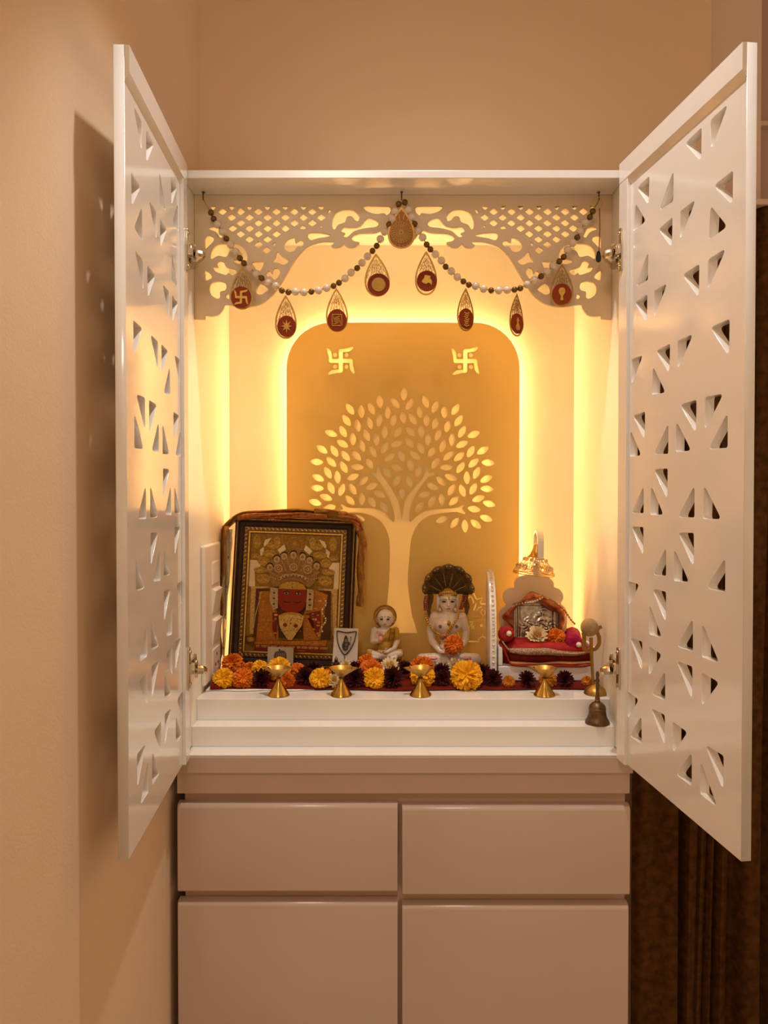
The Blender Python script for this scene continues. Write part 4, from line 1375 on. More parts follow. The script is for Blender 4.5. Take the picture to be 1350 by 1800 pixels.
YB = 0.294
cb = crop(720, 970, 8.4375)
kb = sc(YB) / 8.4375
bc = at(*cb(575, 1708), YB)
big = thing('hooded_marble_idol', bc, 'white marble seated idol under a dark many-headed snake hood', 'idol')
def B(u, v, y=0.0):
    """crop position -> world, y = towards the viewer in metres"""
    return Vector((bc.x + (u - 575) * kb, YB - y, bc.z + (1712 - v) * kb))
mb = MB()
def cap(a, b_, ra, rb):
    n = 6
    for j in range(n + 1):
        t = j / n
        mb.ell(a + (b_ - a) * t, ra + (rb - ra) * t, 12, 8)
# folded legs
mb.ell(B(575, 1640, 0.006), (430 * kb, 0.028, 62 * kb), 24, 12)
cap(B(180, 1575, 0.010), B(520, 1560, 0.016), 84 * kb, 92 * kb)
cap(B(975, 1575, 0.010), B(630, 1560, 0.016), 84 * kb, 92 * kb)
cap(B(160, 1590, 0.012), B(600, 1610, 0.026), 68 * kb, 60 * kb)
cap(B(1000, 1590, 0.012), B(560, 1600, 0.026), 68 * kb, 60 * kb)
# torso
mb.ell(B(570, 1430, 0.004), (150 * kb, 0.020, 120 * kb), 18, 12)
mb.ell(B(565, 1270, 0.003), (120 * kb, 0.016, 140 * kb), 18, 12)
mb.ell(B(562, 1080, 0.004), (205 * kb, 0.020, 150 * kb), 20, 12)
mb.ell(B(562, 960, 0.0), (215 * kb, 0.016, 85 * kb), 20, 12)
cap(B(562, 930, 0.002), B(562, 830, 0.004), 92 * kb, 84 * kb)
# arms
for s_ in (-1, 1):
    X = lambda u: 572 + s_ * (u - 572)
    cap(B(X(775), 960, 0.0), B(X(835), 1180, -0.002), 76 * kb, 62 * kb)
    cap(B(X(835), 1180, -0.002), B(X(815), 1320, 0.004), 62 * kb, 56 * kb)
    cap(B(X(815), 1320, 0.004), B(X(700), 1440, 0.022), 56 * kb, 42 * kb)
    cap(B(X(700), 1440, 0.022), B(X(600), 1470, 0.030), 40 * kb, 34 * kb)
# head, ears, nose, topknot
mb.ell(B(562, 720, 0.006), (128 * kb, 0.019, 155 * kb), 20, 14)
mb.ell(B(562, 800, 0.008), (100 * kb, 0.015, 80 * kb), 18, 12)
for s_ in (-1, 1):
    mb.ell(B(562 + s_ * 148, 740, 0.0), (28 * kb, 0.006, 120 * kb), 12, 10)
cap(B(566, 700, 0.0255), B(566, 765, 0.028), 12 * kb, 19 * kb)
mb.ell(B(566, 812, 0.0225), (38 * kb, 0.003, 14 * kb), 10, 8)
body = finish('body', remesh_body(mb, 0.0012, 4), M_MARBLE, big, smooth=True)
MB().box(bc.x - 0.058, bc.x + 0.058, YB - 0.036, YB + 0.026, ZCL, bc.z + 0.004, bev=0.0015).build('plinth', M_WHITEP, big)
# hands with fingers, soles
def hand(name, u, v, s_):
    mb = MB()
    c = B(u, v, 0.033)
    mb.ell(c, (62 * kb, 0.007, 26 * kb), 12, 8)
    for j in range(4):
        a = c + Vector((s_ * 42 * kb, -0.004, (14 - j * 11) * kb))
        mb.tube([a, a + Vector((s_ * 44 * kb, -0.002, -6 * kb)), a + Vector((s_ * (78 - j * 5) * kb, 0.0, -16 * kb))], [12 * kb, 11 * kb, 8 * kb], 8)
    mb.tube([c + Vector((0, -0.003, 18 * kb)), c + Vector((s_ * 26 * kb, -0.005, 34 * kb)), c + Vector((s_ * 54 * kb, -0.005, 36 * kb))], [12 * kb, 11 * kb, 8 * kb], 8)
    return finish(name, remesh_body(mb, 0.0008, 2), M_PINK if s_ > 0 else M_MARBLE, big, smooth=True)
hand('hand', 490, 1445, 1); hand('hand', 660, 1462, -1)
for u, s_ in ((340, 1), (820, -1)):
    mb = MB()
    mb.ell(B(u, 1525, 0.036), (62 * kb, 0.007, 26 * kb), 14, 8)
    for j in range(5): mb.ell(B(u - s_ * (58 + 2 * j), 1505 + j * 11, 0.037), (12 * kb, 0.004, 7 * kb), 8, 6)
    finish('foot_sole', remesh_body(mb, 0.0009, 2), M_PINK, big, smooth=True)
    MB().ell(B(u - s_ * 14, 1527, 0.0430), (14 * kb, 0.0012, 12 * kb), 10, 6).build('sole_mark', M_LIP, big, smooth=True)
# face
for u in (498, 622):
    e = MB().ell(B(u, 712, 0.0235), (42 * kb, 0.0020, 15 * kb), 14, 8).build('eye', M_EYE, big, smooth=True)
    MB().ell(B(u, 712, 0.0252), (26 * kb, 0.0012, 14 * kb), 12, 6).build('pupil', M_BLACK, e, smooth=True)
    MB().tube([B(u - 46, 690, 0.0236), B(u, 672, 0.0252), B(u + 46, 690, 0.0236)], 4.5 * kb, 6).build('eyebrow', M_BLACK, big)
MB().ell(B(566, 814, 0.0252), (36 * kb, 0.0016, 9 * kb), 12, 6).build('lips', M_LIP, big, smooth=True)
MB().tube([B(572, 640, 0.0245), B(571, 690, 0.0258)], 5 * kb, 6).build('forehead_mark', M_BLACK, big)
# tiara
mb = MB()
for j in range(9):
    a = (j - 4) / 4.0
    mb.ell(B(562 + a * 112, 612 - 34 * (1 - a * a), 0.020 - 0.012 * a * a), (20 * kb, 0.003, 30 * kb), 10, 8)
mb.tube([B(562 + a * 128, 640 - 8 * (1 - a * a), 0.021 - 0.016 * a * a) for a in [(-4 + j) / 4 for j in range(9)]], 11 * kb, 8)
mb.build('tiara', M_GOLD, big, smooth=True)
for u in (442, 668): MB().ell(B(u, 842, 0.013), (20 * kb, 0.003, 26 * kb), 12, 8).build('earring', M_PEARL, big, smooth=True)
# hood: fluted fan with a scalloped rim and a snake head on every flute
HC = (566, 640)
fan = []
ang0, ang1 = math.radians(5), math.radians(175)
lobes = 7
for i in range(0, 85):
    t = i / 84
    a = ang0 + (ang1 - ang0) * t
    r = 318 + 26 * abs(math.sin(PI * t * lobes)) + 118 * max(0.0, math.sin(a)) ** 0.8
    fan.append((HC[0] + r * math.cos(a), HC[1] - r * math.sin(a)))
NS = 10
P = []
for i, (u, v) in enumerate(fan):
    row = []
    t = i / 84
    fl = 0.0022 * math.cos(2 * PI * t * lobes)
    for j in range(NS):
        s_ = j / (NS - 1)
        uu, vv = HC[0] + (u - HC[0]) * (0.22 + 0.78 * s_), HC[1] + (v - HC[1]) * (0.22 + 0.78 * s_)
        row.append(B(uu, vv, -0.006 + 0.020 * s_ ** 1.8 - fl * s_))
    P.append(row)
hood = MB().grid(P).build('snake_hood', M_DKHOOD, big, smooth=True)
md = hood.modifiers.new('thick', 'SOLIDIFY'); md.thickness = 0.004; md.offset = 1
for k in range(lobes):
    t = (k + 0.5) / lobes
    a = ang0 + (ang1 - ang0) * t
    r = 318 + 112 * max(0, math.sin(a)) ** 0.8
    c = B(HC[0] + r * math.cos(a), HC[1] - r * math.sin(a), 0.016)
    mb = MB()
    M = Matrix.Translation(c) @ Matrix.Rotation(-(PI / 2 - a), 4, 'Y').inverted() if False else Matrix.Translation(c) @ Matrix.Rotation(PI / 2 - a, 4, 'Y')
    mb.ell((0, 0, 0), (66 * kb, 0.007, 40 * kb), 14, 10, M=M)
    mb.ell((0, -0.004, 14 * kb), (40 * kb, 0.005, 30 * kb), 12, 8, M=M)
    h = mb.build('snake_head', M_DKHOOD, big, smooth=True)
    mb = MB()
    for s_ in (-1, 1): mb.ell((s_ * 26 * kb, -0.008, 12 * kb), 6.5 * kb, 8, 6, M=M)
    mb.build('snake_eyes', M_WHITEP, h, smooth=True)
    # spots along the flute
    mb = MB()
    for j in range(7):
        for s_ in (-0.5, 0, 0.5):
            tt = t + s_ * 0.06
            aa = ang0 + (ang1 - ang0) * tt
            rr_ = (0.36 + 0.085 * j) * (r + 10)
            sj = ((0.36 + 0.085 * j) - 0.22) / 0.78
            fl = 0.0022 * math.cos(2 * PI * tt * lobes)
            mb.ell(B(HC[0] + rr_ * math.cos(aa), HC[1] - rr_ * math.sin(aa), -0.006 + 0.020 * max(sj, 0) ** 1.8 - fl * sj + 0.0046), (8.5 * kb, 0.0008, 8.5 * kb), 7, 5)
    o = mb.build('hood_spots', M_BLACK, hood); o['kind'] = 'stuff'
for k in range(1, lobes):
    t = k / lobes
    a = ang0 + (ang1 - ang0) * t
    r = 312 + 110 * max(0, math.sin(a)) ** 0.8
    MB().tube([B(HC[0] + r * f * math.cos(a), HC[1] - r * f * math.sin(a), -0.0055 + 0.020 * ((f - 0.22) / 0.78) ** 1.8 + 0.0018 * 0 + 0.0042 - 0.0022 * ((f - 0.22) / 0.78)) for f in (0.32, 0.5, 0.68, 0.8)], 5 * kb, 6).build('gold_rib', M_GOLD, hood)
# snake coils at the shoulders and strings of beads
for s_ in (-1, 1):
    X = lambda u: 566 + s_ * (u - 566)
    MB().tube(smooth_poly([B(X(830), 590, 0.008), B(X(822), 690, 0.004), B(X(850), 800, 0.0), B(X(845), 900, -0.002), B(X(815), 1020, 0.004)], 4, closed=False), [44 * kb] * 10 + [34 * kb, 30 * kb, 26 * kb, 22 * kb, 16 * kb, 12 * kb, 6 * kb], 10).build('snake_coil', M_DKHOOD, big, smooth=True)
for q in (0, 1):
    bead_string('red_bead_string', [B(230 + 34 * q, 650, 0.012), B(212 + 34 * q, 730, 0.013), B(220 + 36 * q, 850, 0.012)], 18 * kb, M_REDB, big)
    bead_string('red_bead_string', [B(826 - 34 * q, 640, 0.014), B(800 - 36 * q, 740, 0.016), B(760 - 30 * q, 840, 0.016)], 18 * kb, M_REDB, big)
bead_string('gold_necklace', [B(230, 900, 0.010), B(255, 1000, 0.016), B(300, 1085, 0.020), B(380, 1165, 0.024), B(450, 1225, 0.027), B(510, 1240, 0.028), B(565, 1160, 0.027), B(625, 1065, 0.026), B(680, 970, 0.022), B(715, 890, 0.016)], 20 * kb, M_GOLD, big)
bead_string('gold_necklace', [B(330, 1120, 0.024), B(420, 1180, 0.028), B(500, 1200, 0.030), B(560, 1110, 0.030), B(610, 1040, 0.029)], 11 * kb, M_GOLD, big)
mb = MB()
for j in range(7): mb.ell(B(450 + j * 17, 1235 + 18 * math.sin(j * 1.4), 0.031), (16 * kb, 0.003, 18 * kb), 8, 6)
mb.build('red_tassel', M_REDB, big, smooth=True)
MB().ell(B(570, 1030, 0.0245), (30 * kb, 0.003, 42 * kb), 4, 4).build('chest_jewel', M_GOLD, big)
for u in (443, 685):
    c = B(u, 1083, 0.0215)
    MB().tube([c + Vector((20 * kb * math.cos(a * PI / 6), 0, 20 * kb * math.sin(a * PI / 6))) for a in range(12)], 5 * kb, 6, closed=True).ell(c, (9 * kb, 0.002, 9 * kb), 8, 6).build('chest_ring', M_BRASSD, big, smooth=True)

# ------------------------------------------------------------------ small marble idol in a gold robe
YM = 0.296
cs = crop(630, 1050, 13.84)
ks = sc(YM) / 13.84
mc = at(*cs(640, 1690), YM)
ZM = ZCL - mc.z
sm_ = thing('robed_marble_idol', mc, 'small white marble seated idol with raised hand and gold robe', 'idol')
def S(u, v, y=0.0):
    return Vector((mc.x + (u - 640) * ks, YM - y, mc.z + (1690 - v) * ks))
mb = MB()
mb.ell(S(640, 1370, 0.004), (330 * ks, 0.020, 105 * ks), 20, 12)
cap(S(265, 1350, 0.006), S(560, 1390, 0.016), 108 * ks, 85 * ks)
cap(S(1010, 1350, 0.006), S(720, 1390, 0.016), 108 * ks, 85 * ks)
cap(S(380, 1420, 0.018), S(900, 1420, 0.018), 60 * ks, 60 * ks)
mb.ell(S(640, 1160, 0.0), (190 * ks, 0.014, 190 * ks), 18, 12)
mb.ell(S(640, 940, 0.0), (215 * ks, 0.014, 190 * ks), 18, 12)
mb.ell(S(640, 810, -0.001), (270 * ks, 0.012, 85 * ks), 18, 12)
cap(S(650, 760, 0.0), S(655, 680, 0.002), 105 * ks, 105 * ks)
mb.ell(S(658, 490, 0.003), (205 * ks, 0.0165, 225 * ks), 20, 14)
mb.ell(S(658, 600, 0.005), (160 * ks, 0.0135, 110 * ks), 18, 12)
for s_ in (-1, 1): mb.ell(S(658 + s_ * 205, 530, 0.0), (34 * ks, 0.005, 90 * ks), 10, 8)
cap(S(645, 490, 0.019), S(645, 560, 0.0215), 14 * ks, 24 * ks)
mb.ell(S(648, 620, 0.017), (50 * ks, 0.003, 20 * ks), 10, 8)
cap(S(395, 800, 0.0), S(350, 1070, 0.003), 88 * ks, 72 * ks)
cap(S(350, 1070, 0.003), S(520, 1010, 0.020), 70 * ks, 50 * ks)
cap(S(905, 800, 0.0), S(945, 1050, 0.002), 92 * ks, 74 * ks)
cap(S(945, 1050, 0.002), S(880, 1200, 0.010), 74 * ks, 60 * ks)
cap(S(880, 1200, 0.010), S(690, 1275, 0.022), 60 * ks, 42 * ks)
me = remesh_body(mb, 0.0010, 4)
bodyS = finish('body', me, [M_MARBLE, M_ROBE], sm_, smooth=True)
inv = wmat(sm_)
for p in bodyS.data.polygons:
    c = inv @ p.center
    u = 640 + (c.x - mc.x) / ks; v = 1690 - (c.z - mc.z) / ks
    robe = (v > 690 + max(0, (820 - u)) * 0.95 and v < 1260 and 455 < u < 1000 and not (u > 830 and v > 1010) and not (u < 620 and v > 960 and c.y < YM - 0.014))
    if v > 1260 and (u < 330 or u > 930): robe = True
    if u > 640 and v > 1190 and c.y < YM - 0.012: robe = False
    p.material_index = 1 if robe else 0
# raised right hand with five fingers
mb = MB()
hc_ = S(545, 960, 0.024)
mb.ell(hc_, (58 * ks, 0.0035, 70 * ks), 12, 8)
for j, (dx, ln) in enumerate(((-42, 105), (-14, 125), (14, 120), (40, 95))):
    a = hc_ + Vector((dx * ks, 0, 40 * ks))
    mb.tube([a, a + Vector((dx * 0.1 * ks, -0.0006, ln * 0.55 * ks)), a + Vector((dx * 0.1 * ks, -0.0018, ln * ks))], [18 * ks, 17 * ks, 12 * ks], 8)
a = hc_ + Vector((44 * ks, -0.001, -10 * ks))
mb.tube([a, a + Vector((34 * ks, -0.001, 30 * ks)), a + Vector((46 * ks, -0.002, 70 * ks))], [18 * ks, 16 * ks, 12 * ks], 8)
finish('raised_hand', remesh_body(mb, 0.0006, 2), M_PINK, sm_, smooth=True)
mb = MB()
hc_ = S(655, 1275, 0.026)
mb.ell(hc_, (60 * ks, 0.004, 34 * ks), 12, 8)
for j in range(4):
    a = hc_ + Vector((-45 * ks, -0.001, (20 - 14 * j) * ks))
    mb.tube([a, a + Vector((-50 * ks, -0.001, 0)), a + Vector((-(90 - 6 * j) * ks, 0, 4 * ks))], [15 * ks, 14 * ks, 10 * ks], 8)
mb.tube([hc_ + Vector((0, -0.002, 20 * ks)), hc_ + Vector((-40 * ks, -0.003, 44 * ks)), hc_ + Vector((-70 * ks, -0.003, 44 * ks))], [15 * ks, 14 * ks, 10 * ks], 8)
finish('lap_hand', remesh_body(mb, 0.0006, 2), M_PINK, sm_, smooth=True)
MB().plate([pxz(*cs(u, v), YM + 0.004) for u, v in circ((650, 470), 282, 32, 280)], (), 0.005, M=wall_M(YM + 0.004), bev=0.0012).build('halo', mat('halo_gold', (0.26, 0.12, 0.035, 1), 0.4, metal=0.2, var=0.3, vscale=150), sm_)
mb = MB()
for j in range(19):
    a = math.radians(-22 + 224 * j / 18)
    c = S(655 + 232 * math.cos(a), 480 - 236 * math.sin(a), 0.0045)
    mb.tube([c + Vector((32 * ks * math.cos(b_ * PI / 4), -0.001, 32 * ks * math.sin(b_ * PI / 4))) for b_ in range(7)], 8 * ks, 6)
    mb.ell(c, (14 * ks, 0.0014, 14 * ks), 7, 5)
mb.build('hair_curls', M_GOLD, sm_, smooth=True)
for u in (568, 722):
    e = MB().ell(S(u, 490, 0.0178), (50 * ks, 0.0020, 24 * ks), 12, 8).build('eye', M_EYE, sm_, smooth=True)
    MB().ell(S(u, 490, 0.0195), (34 * ks, 0.0010, 22 * ks), 12, 6).build('pupil', M_BLACK, e, smooth=True)
    MB().tube([S(u - 62, 452, 0.0172), S(u, 428, 0.0188), S(u + 62, 452, 0.0172)], 7 * ks, 6).build('eyebrow', M_BLACK, sm_)
MB().ell(S(648, 612, 0.0198), (50 * ks, 0.0013, 12 * ks), 12, 6).build('lips', M_LIP, sm_, smooth=True)
MB().ell(S(645, 425, 0.0198), (9 * ks, 0.0008, 13 * ks), 8, 6).build('forehead_mark', M_BRASSD, sm_, smooth=True)
M_LINE = mat('dark_fold_line', (0.20, 0.07, 0.01, 1), 0.5)
for l, m in (([(640, 860), (720, 780), (780, 720)], M_GOLD), ([(730, 1050), (760, 900), (795, 730)], M_LINE), ([(760, 1010), (830, 1015), (880, 1000)], M_LINE), ([(850, 1000), (870, 860), (880, 740)], M_LINE), ([(870, 1020), (930, 1000), (975, 1030)], M_GOLD)):
    MB().tube(smooth_poly([S(u, v, 0.0135 - 0.000028 * max(0, u - 760)) for u, v in l], 4, closed=False), 8 * ks, 6).build('robe_fold', m, sm_)
def lot(t, q, z): return q * (1 + 0.05 * abs(math.sin(7 * t)))
MB().lathe([(0.0, ZM), (240 * ks, ZM), (262 * ks, 0.002), (300 * ks, 0.006), (372 * ks, 0.0135), (400 * ks, 0.0165), (405 * ks, 0.018), (360 * ks, 0.0185), (0.0, 0.0185)], 42, rad=lot, M=Matrix.Translation(mc) @ Matrix.Diagonal((1, 0.62, 1, 1))).build('lotus_base', M_GOLDB, sm_, smooth=40)
# ------------------------------------------------------------------ throne
YTH = 0.195
def T(u, v, Y=None): return at(*c8(u, v), YTH if Y is None else Y)
tx0, tx1 = at(876, 1180, YTH).x, at(1049, 1180, YTH).x
txc = (tx0 + tx1) / 2
thr = thing('throne', (txc, 0.25, ZCL), 'white miniature throne with a scalloped back and arched hook', 'throne')
zs = T(600, 1020).z
MB().box(tx0, tx1, YTH, 0.315, ZCL, zs, bev=0.002).build('seat_base', M_WHITE, thr)
za = T(130, 790).z
for xa_, xb2 in ((tx0, tx0 + 0.009), (tx1 - 0.008, tx1)):
    MB().box(xa_, xb2, YTH + 0.0005, 0.305, zs, za, bev=0.0025).build('arm', M_WHITE, thr)
c6 = crop(840, 920, 4.736)
YBK = 0.306
s6 = [(185, 1000), (185, 840), (176, 790), (178, 745), (198, 705), (236, 682), (216, 640), (216, 592), (238, 553), (268, 537), (302, 532), (306, 490), (332, 452), (380, 434), (465, 426), (548, 434), (602, 455), (632, 490), (638, 530), (676, 544), (706, 580), (712, 625), (694, 668), (724, 698), (744, 750), (742, 840), (742, 1000)]
sm6 = [s6[0]] + t2(smooth_poly([Vector(p) for p in s6[1:-1]], 3, closed=False)) + [s6[-1]]
MB().plate([pxz(*c6(*p), YBK) for p in sm6], (), 0.008, M=wall_M(YBK), bev=0.001).build('scalloped_back', M_VAL, thr)
# arched hook, a flat band rising from the back and curling over to the front
hx = at(*c6(505, 200), 0.28).x
zt = at(*c6(490, 66), 0.275).z
z0h, z1h = at(*c6(480, 440), YBK).z, at(*c6(520, 300), 0.255).z
arcp = [(0.308, z0h - 0.01), (0.309, z0h + 0.01), (0.306, zt - 0.018), (0.296, zt - 0.005), (0.280, zt), (0.264, zt - 0.007), (0.256, zt - 0.020), (0.255, z1h + 0.006), (0.256, z1h)]
ap = smooth_poly([Vector(p) for p in arcp], 4, closed=False)
P = []
for i, p in enumerate(ap):
    w = 0.0065
    d = ap[min(i + 1, len(ap) - 1)] - ap[max(i - 1, 0)]; d.normalize()
    n_ = Vector((-d.y, d.x)) * 0.002
    P.append([(hx - w, p.x + n_.x, p.y + n_.y), (hx + w, p.x + n_.x, p.y + n_.y), (hx + w, p.x - n_.x, p.y - n_.y), (hx - w, p.x - n_.x, p.y - n_.y), (hx - w, p.x + n_.x, p.y + n_.y)])
MB().grid(P).build('hook_arm', M_WHITE, thr)
# canopy (chhatra) with crystal skirt
YCH = 0.268
cc = at(*c6(468, 400), YCH)
k6 = sc(YCH) / 4.736
can = thing('canopy_ornament', cc, 'gold filigree canopy with crystal drops hanging over the throne', 'canopy', rot=(0, math.radians(6), 0))
MB().lathe([(0.0, 255 * k6), (8 * k6, 250 * k6), (16 * k6, 232 * k6), (24 * k6, 228 * k6), (34 * k6, 180 * k6), (48 * k6, 140 * k6), (58 * k6, 128 * k6), (56 * k6, 122 * k6), (0.0, 124 * k6)], 24).build('cap', M_GOLD, can, smooth=35, local=True)
MB().tube([(8 * k6 * math.cos(a * PI / 5), 0, 262 * k6 + 9 * k6 * math.sin(a * PI / 5)) for a in range(10)], 3 * k6, 6, closed=True).build('loop', M_GOLD, can, local=True)
for r_, z_ in ((170, -22), (170, -4), (60, 122)):
    MB().tube([(r_ * k6 * math.cos(a * PI / 20), r_ * k6 * math.sin(a * PI / 20), z_ * k6) for a in range(40)], 4 * k6, 6, closed=True).build('rim_ring', M_GOLD, can, smooth=True, local=True)
mb = MB()
for a in range(44):
    t0, t1 = a * 2 * PI / 44, (a + 1) * 2 * PI / 44
    mb.tube([(170 * k6 * math.cos(t0), 170 * k6 * math.sin(t0), -20 * k6), (170 * k6 * math.cos(t1), 170 * k6 * math.sin(t1), -5 * k6)], 2.2 * k6, 5)
o = mb.build('rim_lattice', M_GOLD, can, local=True); o['kind'] = 'stuff'
M_CRYS = mat('clear_crystal', (0.95, 0.85, 0.66, 1), 0.06)
M_CRYS.node_tree.nodes['Principled BSDF'].inputs['Transmission Weight'].default_value = 0.85
for a in range(12):
    t = a * PI / 6
    def sk(dt, r_, z_): return (r_ * k6 * math.cos(t + dt), r_ * k6 * math.sin(t + dt), z_ * k6)
    MB().tube([sk(0, 60, 122), sk(0, 104, 84), sk(0, 142, 34), sk(0, 170, -4)], 2.4 * k6, 5).build('wire', M_GOLD, can, local=True)
    c0 = Vector(sk(PI / 12, 136, 34))
    ring = []
    rad_, tan_, up_ = Vector((math.cos(t + PI / 12), math.sin(t + PI / 12), 0)), Vector((-math.sin(t + PI / 12), math.cos(t + PI / 12), 0)), Vector((0, 0, 1))
    up_ = (up_ - rad_ * 0.75).normalized()
    for j in range(12): ring.append(c0 + tan_ * (31 * k6 * math.cos(j * PI / 6)) + up_ * (31 * k6 * math.sin(j * PI / 6)))
    MB().tube(ring, 2.2 * k6, 5, closed=True).build('wire_loop', M_GOLD, can, local=True)
    MB().ell(c0, 22 * k6, 8, 6).build('crystal', M_CRYS, can, local=True)
    MB().ell(Vector(sk(0, 92, 98)), 15 * k6, 8, 6).build('crystal', M_CRYS, can, local=True)

# tall narrow plaque with a beaded edge, left of the throne
YQ = 0.196
qx0 = at(861.5, 1150, YQ).x
qx1 = qx0 + 0.0135
prof = [(YQ, ZCL), (YQ, at(870, 1110, YQ).z), (YQ + 0.006, at(866, 1080, YQ + .006).z), (YQ + 0.020, at(864, 1040, YQ + .02).z), (YQ + 0.042, at(860, 1014, YQ + .042).z), (YQ + 0.062, at(856, 1005, YQ + .062).z), (YQ + 0.075, at(853, 1007, YQ + .075).z), (YQ + 0.080, at(853, 1030, YQ + .08).z), (YQ + 0.080, ZCL)]
pq = thing('beaded_plaque', ((qx0 + qx1) / 2, YQ + 0.04, ZCL), 'tall narrow white plaque with a beaded curved edge left of the throne', 'plaque')
mp = Matrix(((0, 0, 1, qx1), (1, 0, 0, 0), (0, 1, 0, 0), (0, 0, 0, 1)))
MB().plate(prof, (), qx1 - qx0, bev=0.0008, M=mp).build('slab', M_WHITE, pq, smooth=30)
edge_ = smooth_poly([Vector((y, z)) for y, z in prof[:7]], 10, closed=False)
mb = MB(); acc = 0
bead_m = MB().ell((0, 0, 0), (0.0030, 0.0018, 0.0024), 8, 6).mesh('bead'); bead_m.materials.append(M_PEARL)
bead_m.polygons.foreach_set('use_smooth', [True] * len(bead_m.polygons))
last = None
PI_ = wmat(pq).inverted()
for p in edge_:
    if last is None or (p - last).length > 0.0056:
        o = bpy.data.objects.new('bead', bead_m); link(o); o.parent = pq
        o.location = PI_ @ Vector(((qx0 + qx1) / 2, p.x - 0.0004, p.y + 0.001 + (0.002 if p.x > YQ + 0.02 else 0)))
        last = p

# cushion, drapery and bolsters on the seat
def cushion(name, x0, x1, y0, y1, z0, z1, m, label, cat):
    cxx, cyy, czz = (x0 + x1) / 2, (y0 + y1) / 2, (z0 + z1) / 2
    vs = []
    P = []
    N, K = 32, 12
    for i in range(K + 1):
        ph = -PI / 2 + PI * i / K
        row = []
        for j in range(N + 1):
            th = 2 * PI * j / N
            e = 0.28
            f = lambda c: math.copysign(abs(c) ** e, c)
            x = cxx + (x1 - x0) / 2 * f(math.cos(th)) * abs(math.cos(ph)) ** 0.35
            y = cyy + (y1 - y0) / 2 * f(math.sin(th)) * abs(math.cos(ph)) ** 0.35
            z = czz + (z1 - z0) / 2 * math.copysign(abs(math.sin(ph)) ** 0.8, math.sin(ph)) + 0.0012 * math.sin(x * 160) * math.sin(y * 140)
            row.append((x, y, z))
        P.append(row)
    o = MB().grid(P).build(name, m, None, smooth=True)
    rebase(o)
    return tag(o, label, cat)
zcu = T(500, 700, 0.25).z
cushion('seat_cushion', tx0 + 0.010, tx1 - 0.009, 0.200, 0.296, zs + 0.012, T(600, 735, 0.22).z, M_REDC, 'flat crimson cushion on the throne seat', 'cushion')
dr = thing('throne_drape', (txc, YTH, zs), 'maroon throne drape edged with beige lace and gold satin', 'cloth')
def strip(name, rows, m, thick=0.0015):
    """rows: list of polylines (pixel crop8 u,v,Y) from top to bottom"""
    P = []
    L = [smooth_poly([Vector(p) for p in r], 6, closed=False) for r in rows]
    for i in range(len(L[0])):
        P.append([at(*c8(r[i].x, r[i].y), r[i].z) for r in L])
    o = MB().grid(P).build(name, m, dr, smooth=True)
    md = o.modifiers.new('thick', 'SOLIDIFY'); md.thickness = thick; md.offset = 0
    return o
Yd = YTH + 0.003
strip('lace_border', [[(225, 812, Yd), (330, 806, Yd), (500, 808, Yd), (680, 806, Yd), (850, 838, Yd), (1020, 852, Yd), (1195, 842, Yd)],
                      [(232, 835, Yd - .003), (350, 845, Yd - .004), (500, 848, Yd - .004), (680, 846, Yd - .004), (850, 866, Yd - .004), (1020, 874, Yd - .004), (1190, 852, Yd - .003)],
                      [(245, 858, Yd - .003), (370, 880, Yd - .003), (520, 888, Yd - .003), (680, 886, Yd - .003), (850, 896, Yd - .003), (1040, 894, Yd - .003), (1190, 862, Yd - .003)]], M_LACE)
strip('maroon_face', [[(235, 840, Yd + .002), (500, 862, Yd + .002), (700, 866, Yd + .002), (900, 882, Yd + .002), (1195, 852, Yd + .002)],
                      [(225, 910, Yd + .004), (500, 920, Yd + .002), (700, 920, Yd + .004), (900, 925, Yd + .002), (1205, 905, Yd + .004)],
                      [(255, 985, Yd + .002), (500, 985, Yd + .002), (700, 982, Yd + .002), (900, 984, Yd + .002), (1205, 975, Yd + .002)]], M_MAROON)
strip('gold_satin_fold', [[(235, 962, Yd - .001), (400, 972, Yd - .001), (600, 982, Yd - .001), (800, 966, Yd - .001), (1000, 970, Yd - .001), (1205, 960, Yd - .001)],
                          [(250, 985, Yd - .005), (400, 992, Yd - .005), (600, 996, Yd - .006), (800, 984, Yd - .005), (1000, 992, Yd - .005), (1205, 975, Yd - .004)],
                          [(270, 1004, Yd - .003), (400, 1008, Yd - .003), (600, 1008, Yd - .003), (800, 1004, Yd - .003), (1000, 1010, Yd - .003), (1205, 985, Yd - .003)]], M_SATIN)
MB().tube(smooth_poly([T(118, 745, Yd), T(160, 790, Yd - .002), T(200, 880, Yd - .003), T(235, 960, Yd - .004), T(290, 1005, Yd - .005), T(500, 1016, Yd - .005), T(800, 1016, Yd - .005), T(1080, 1022, Yd - .005), T(1205, 1000, Yd - .003)], 5, closed=False), 0.0021, 8).build('red_piping', M_REDC, dr, smooth=True)
MB().tube(smooth_poly([T(150, 718, Yd), T(185, 770, Yd - .002), T(235, 825, Yd - .003), T(290, 830, Yd - .003)], 5, closed=False), 0.0018, 8).build('lace_cord', M_LACE, dr, smooth=True)
strip('side_face', [[(122, 760, Yd), (165, 800, Yd)], [(160, 850, Yd + .004), (205, 880, Yd)], [(165, 985, Yd + .006), (245, 990, Yd)]], M_MAROON)

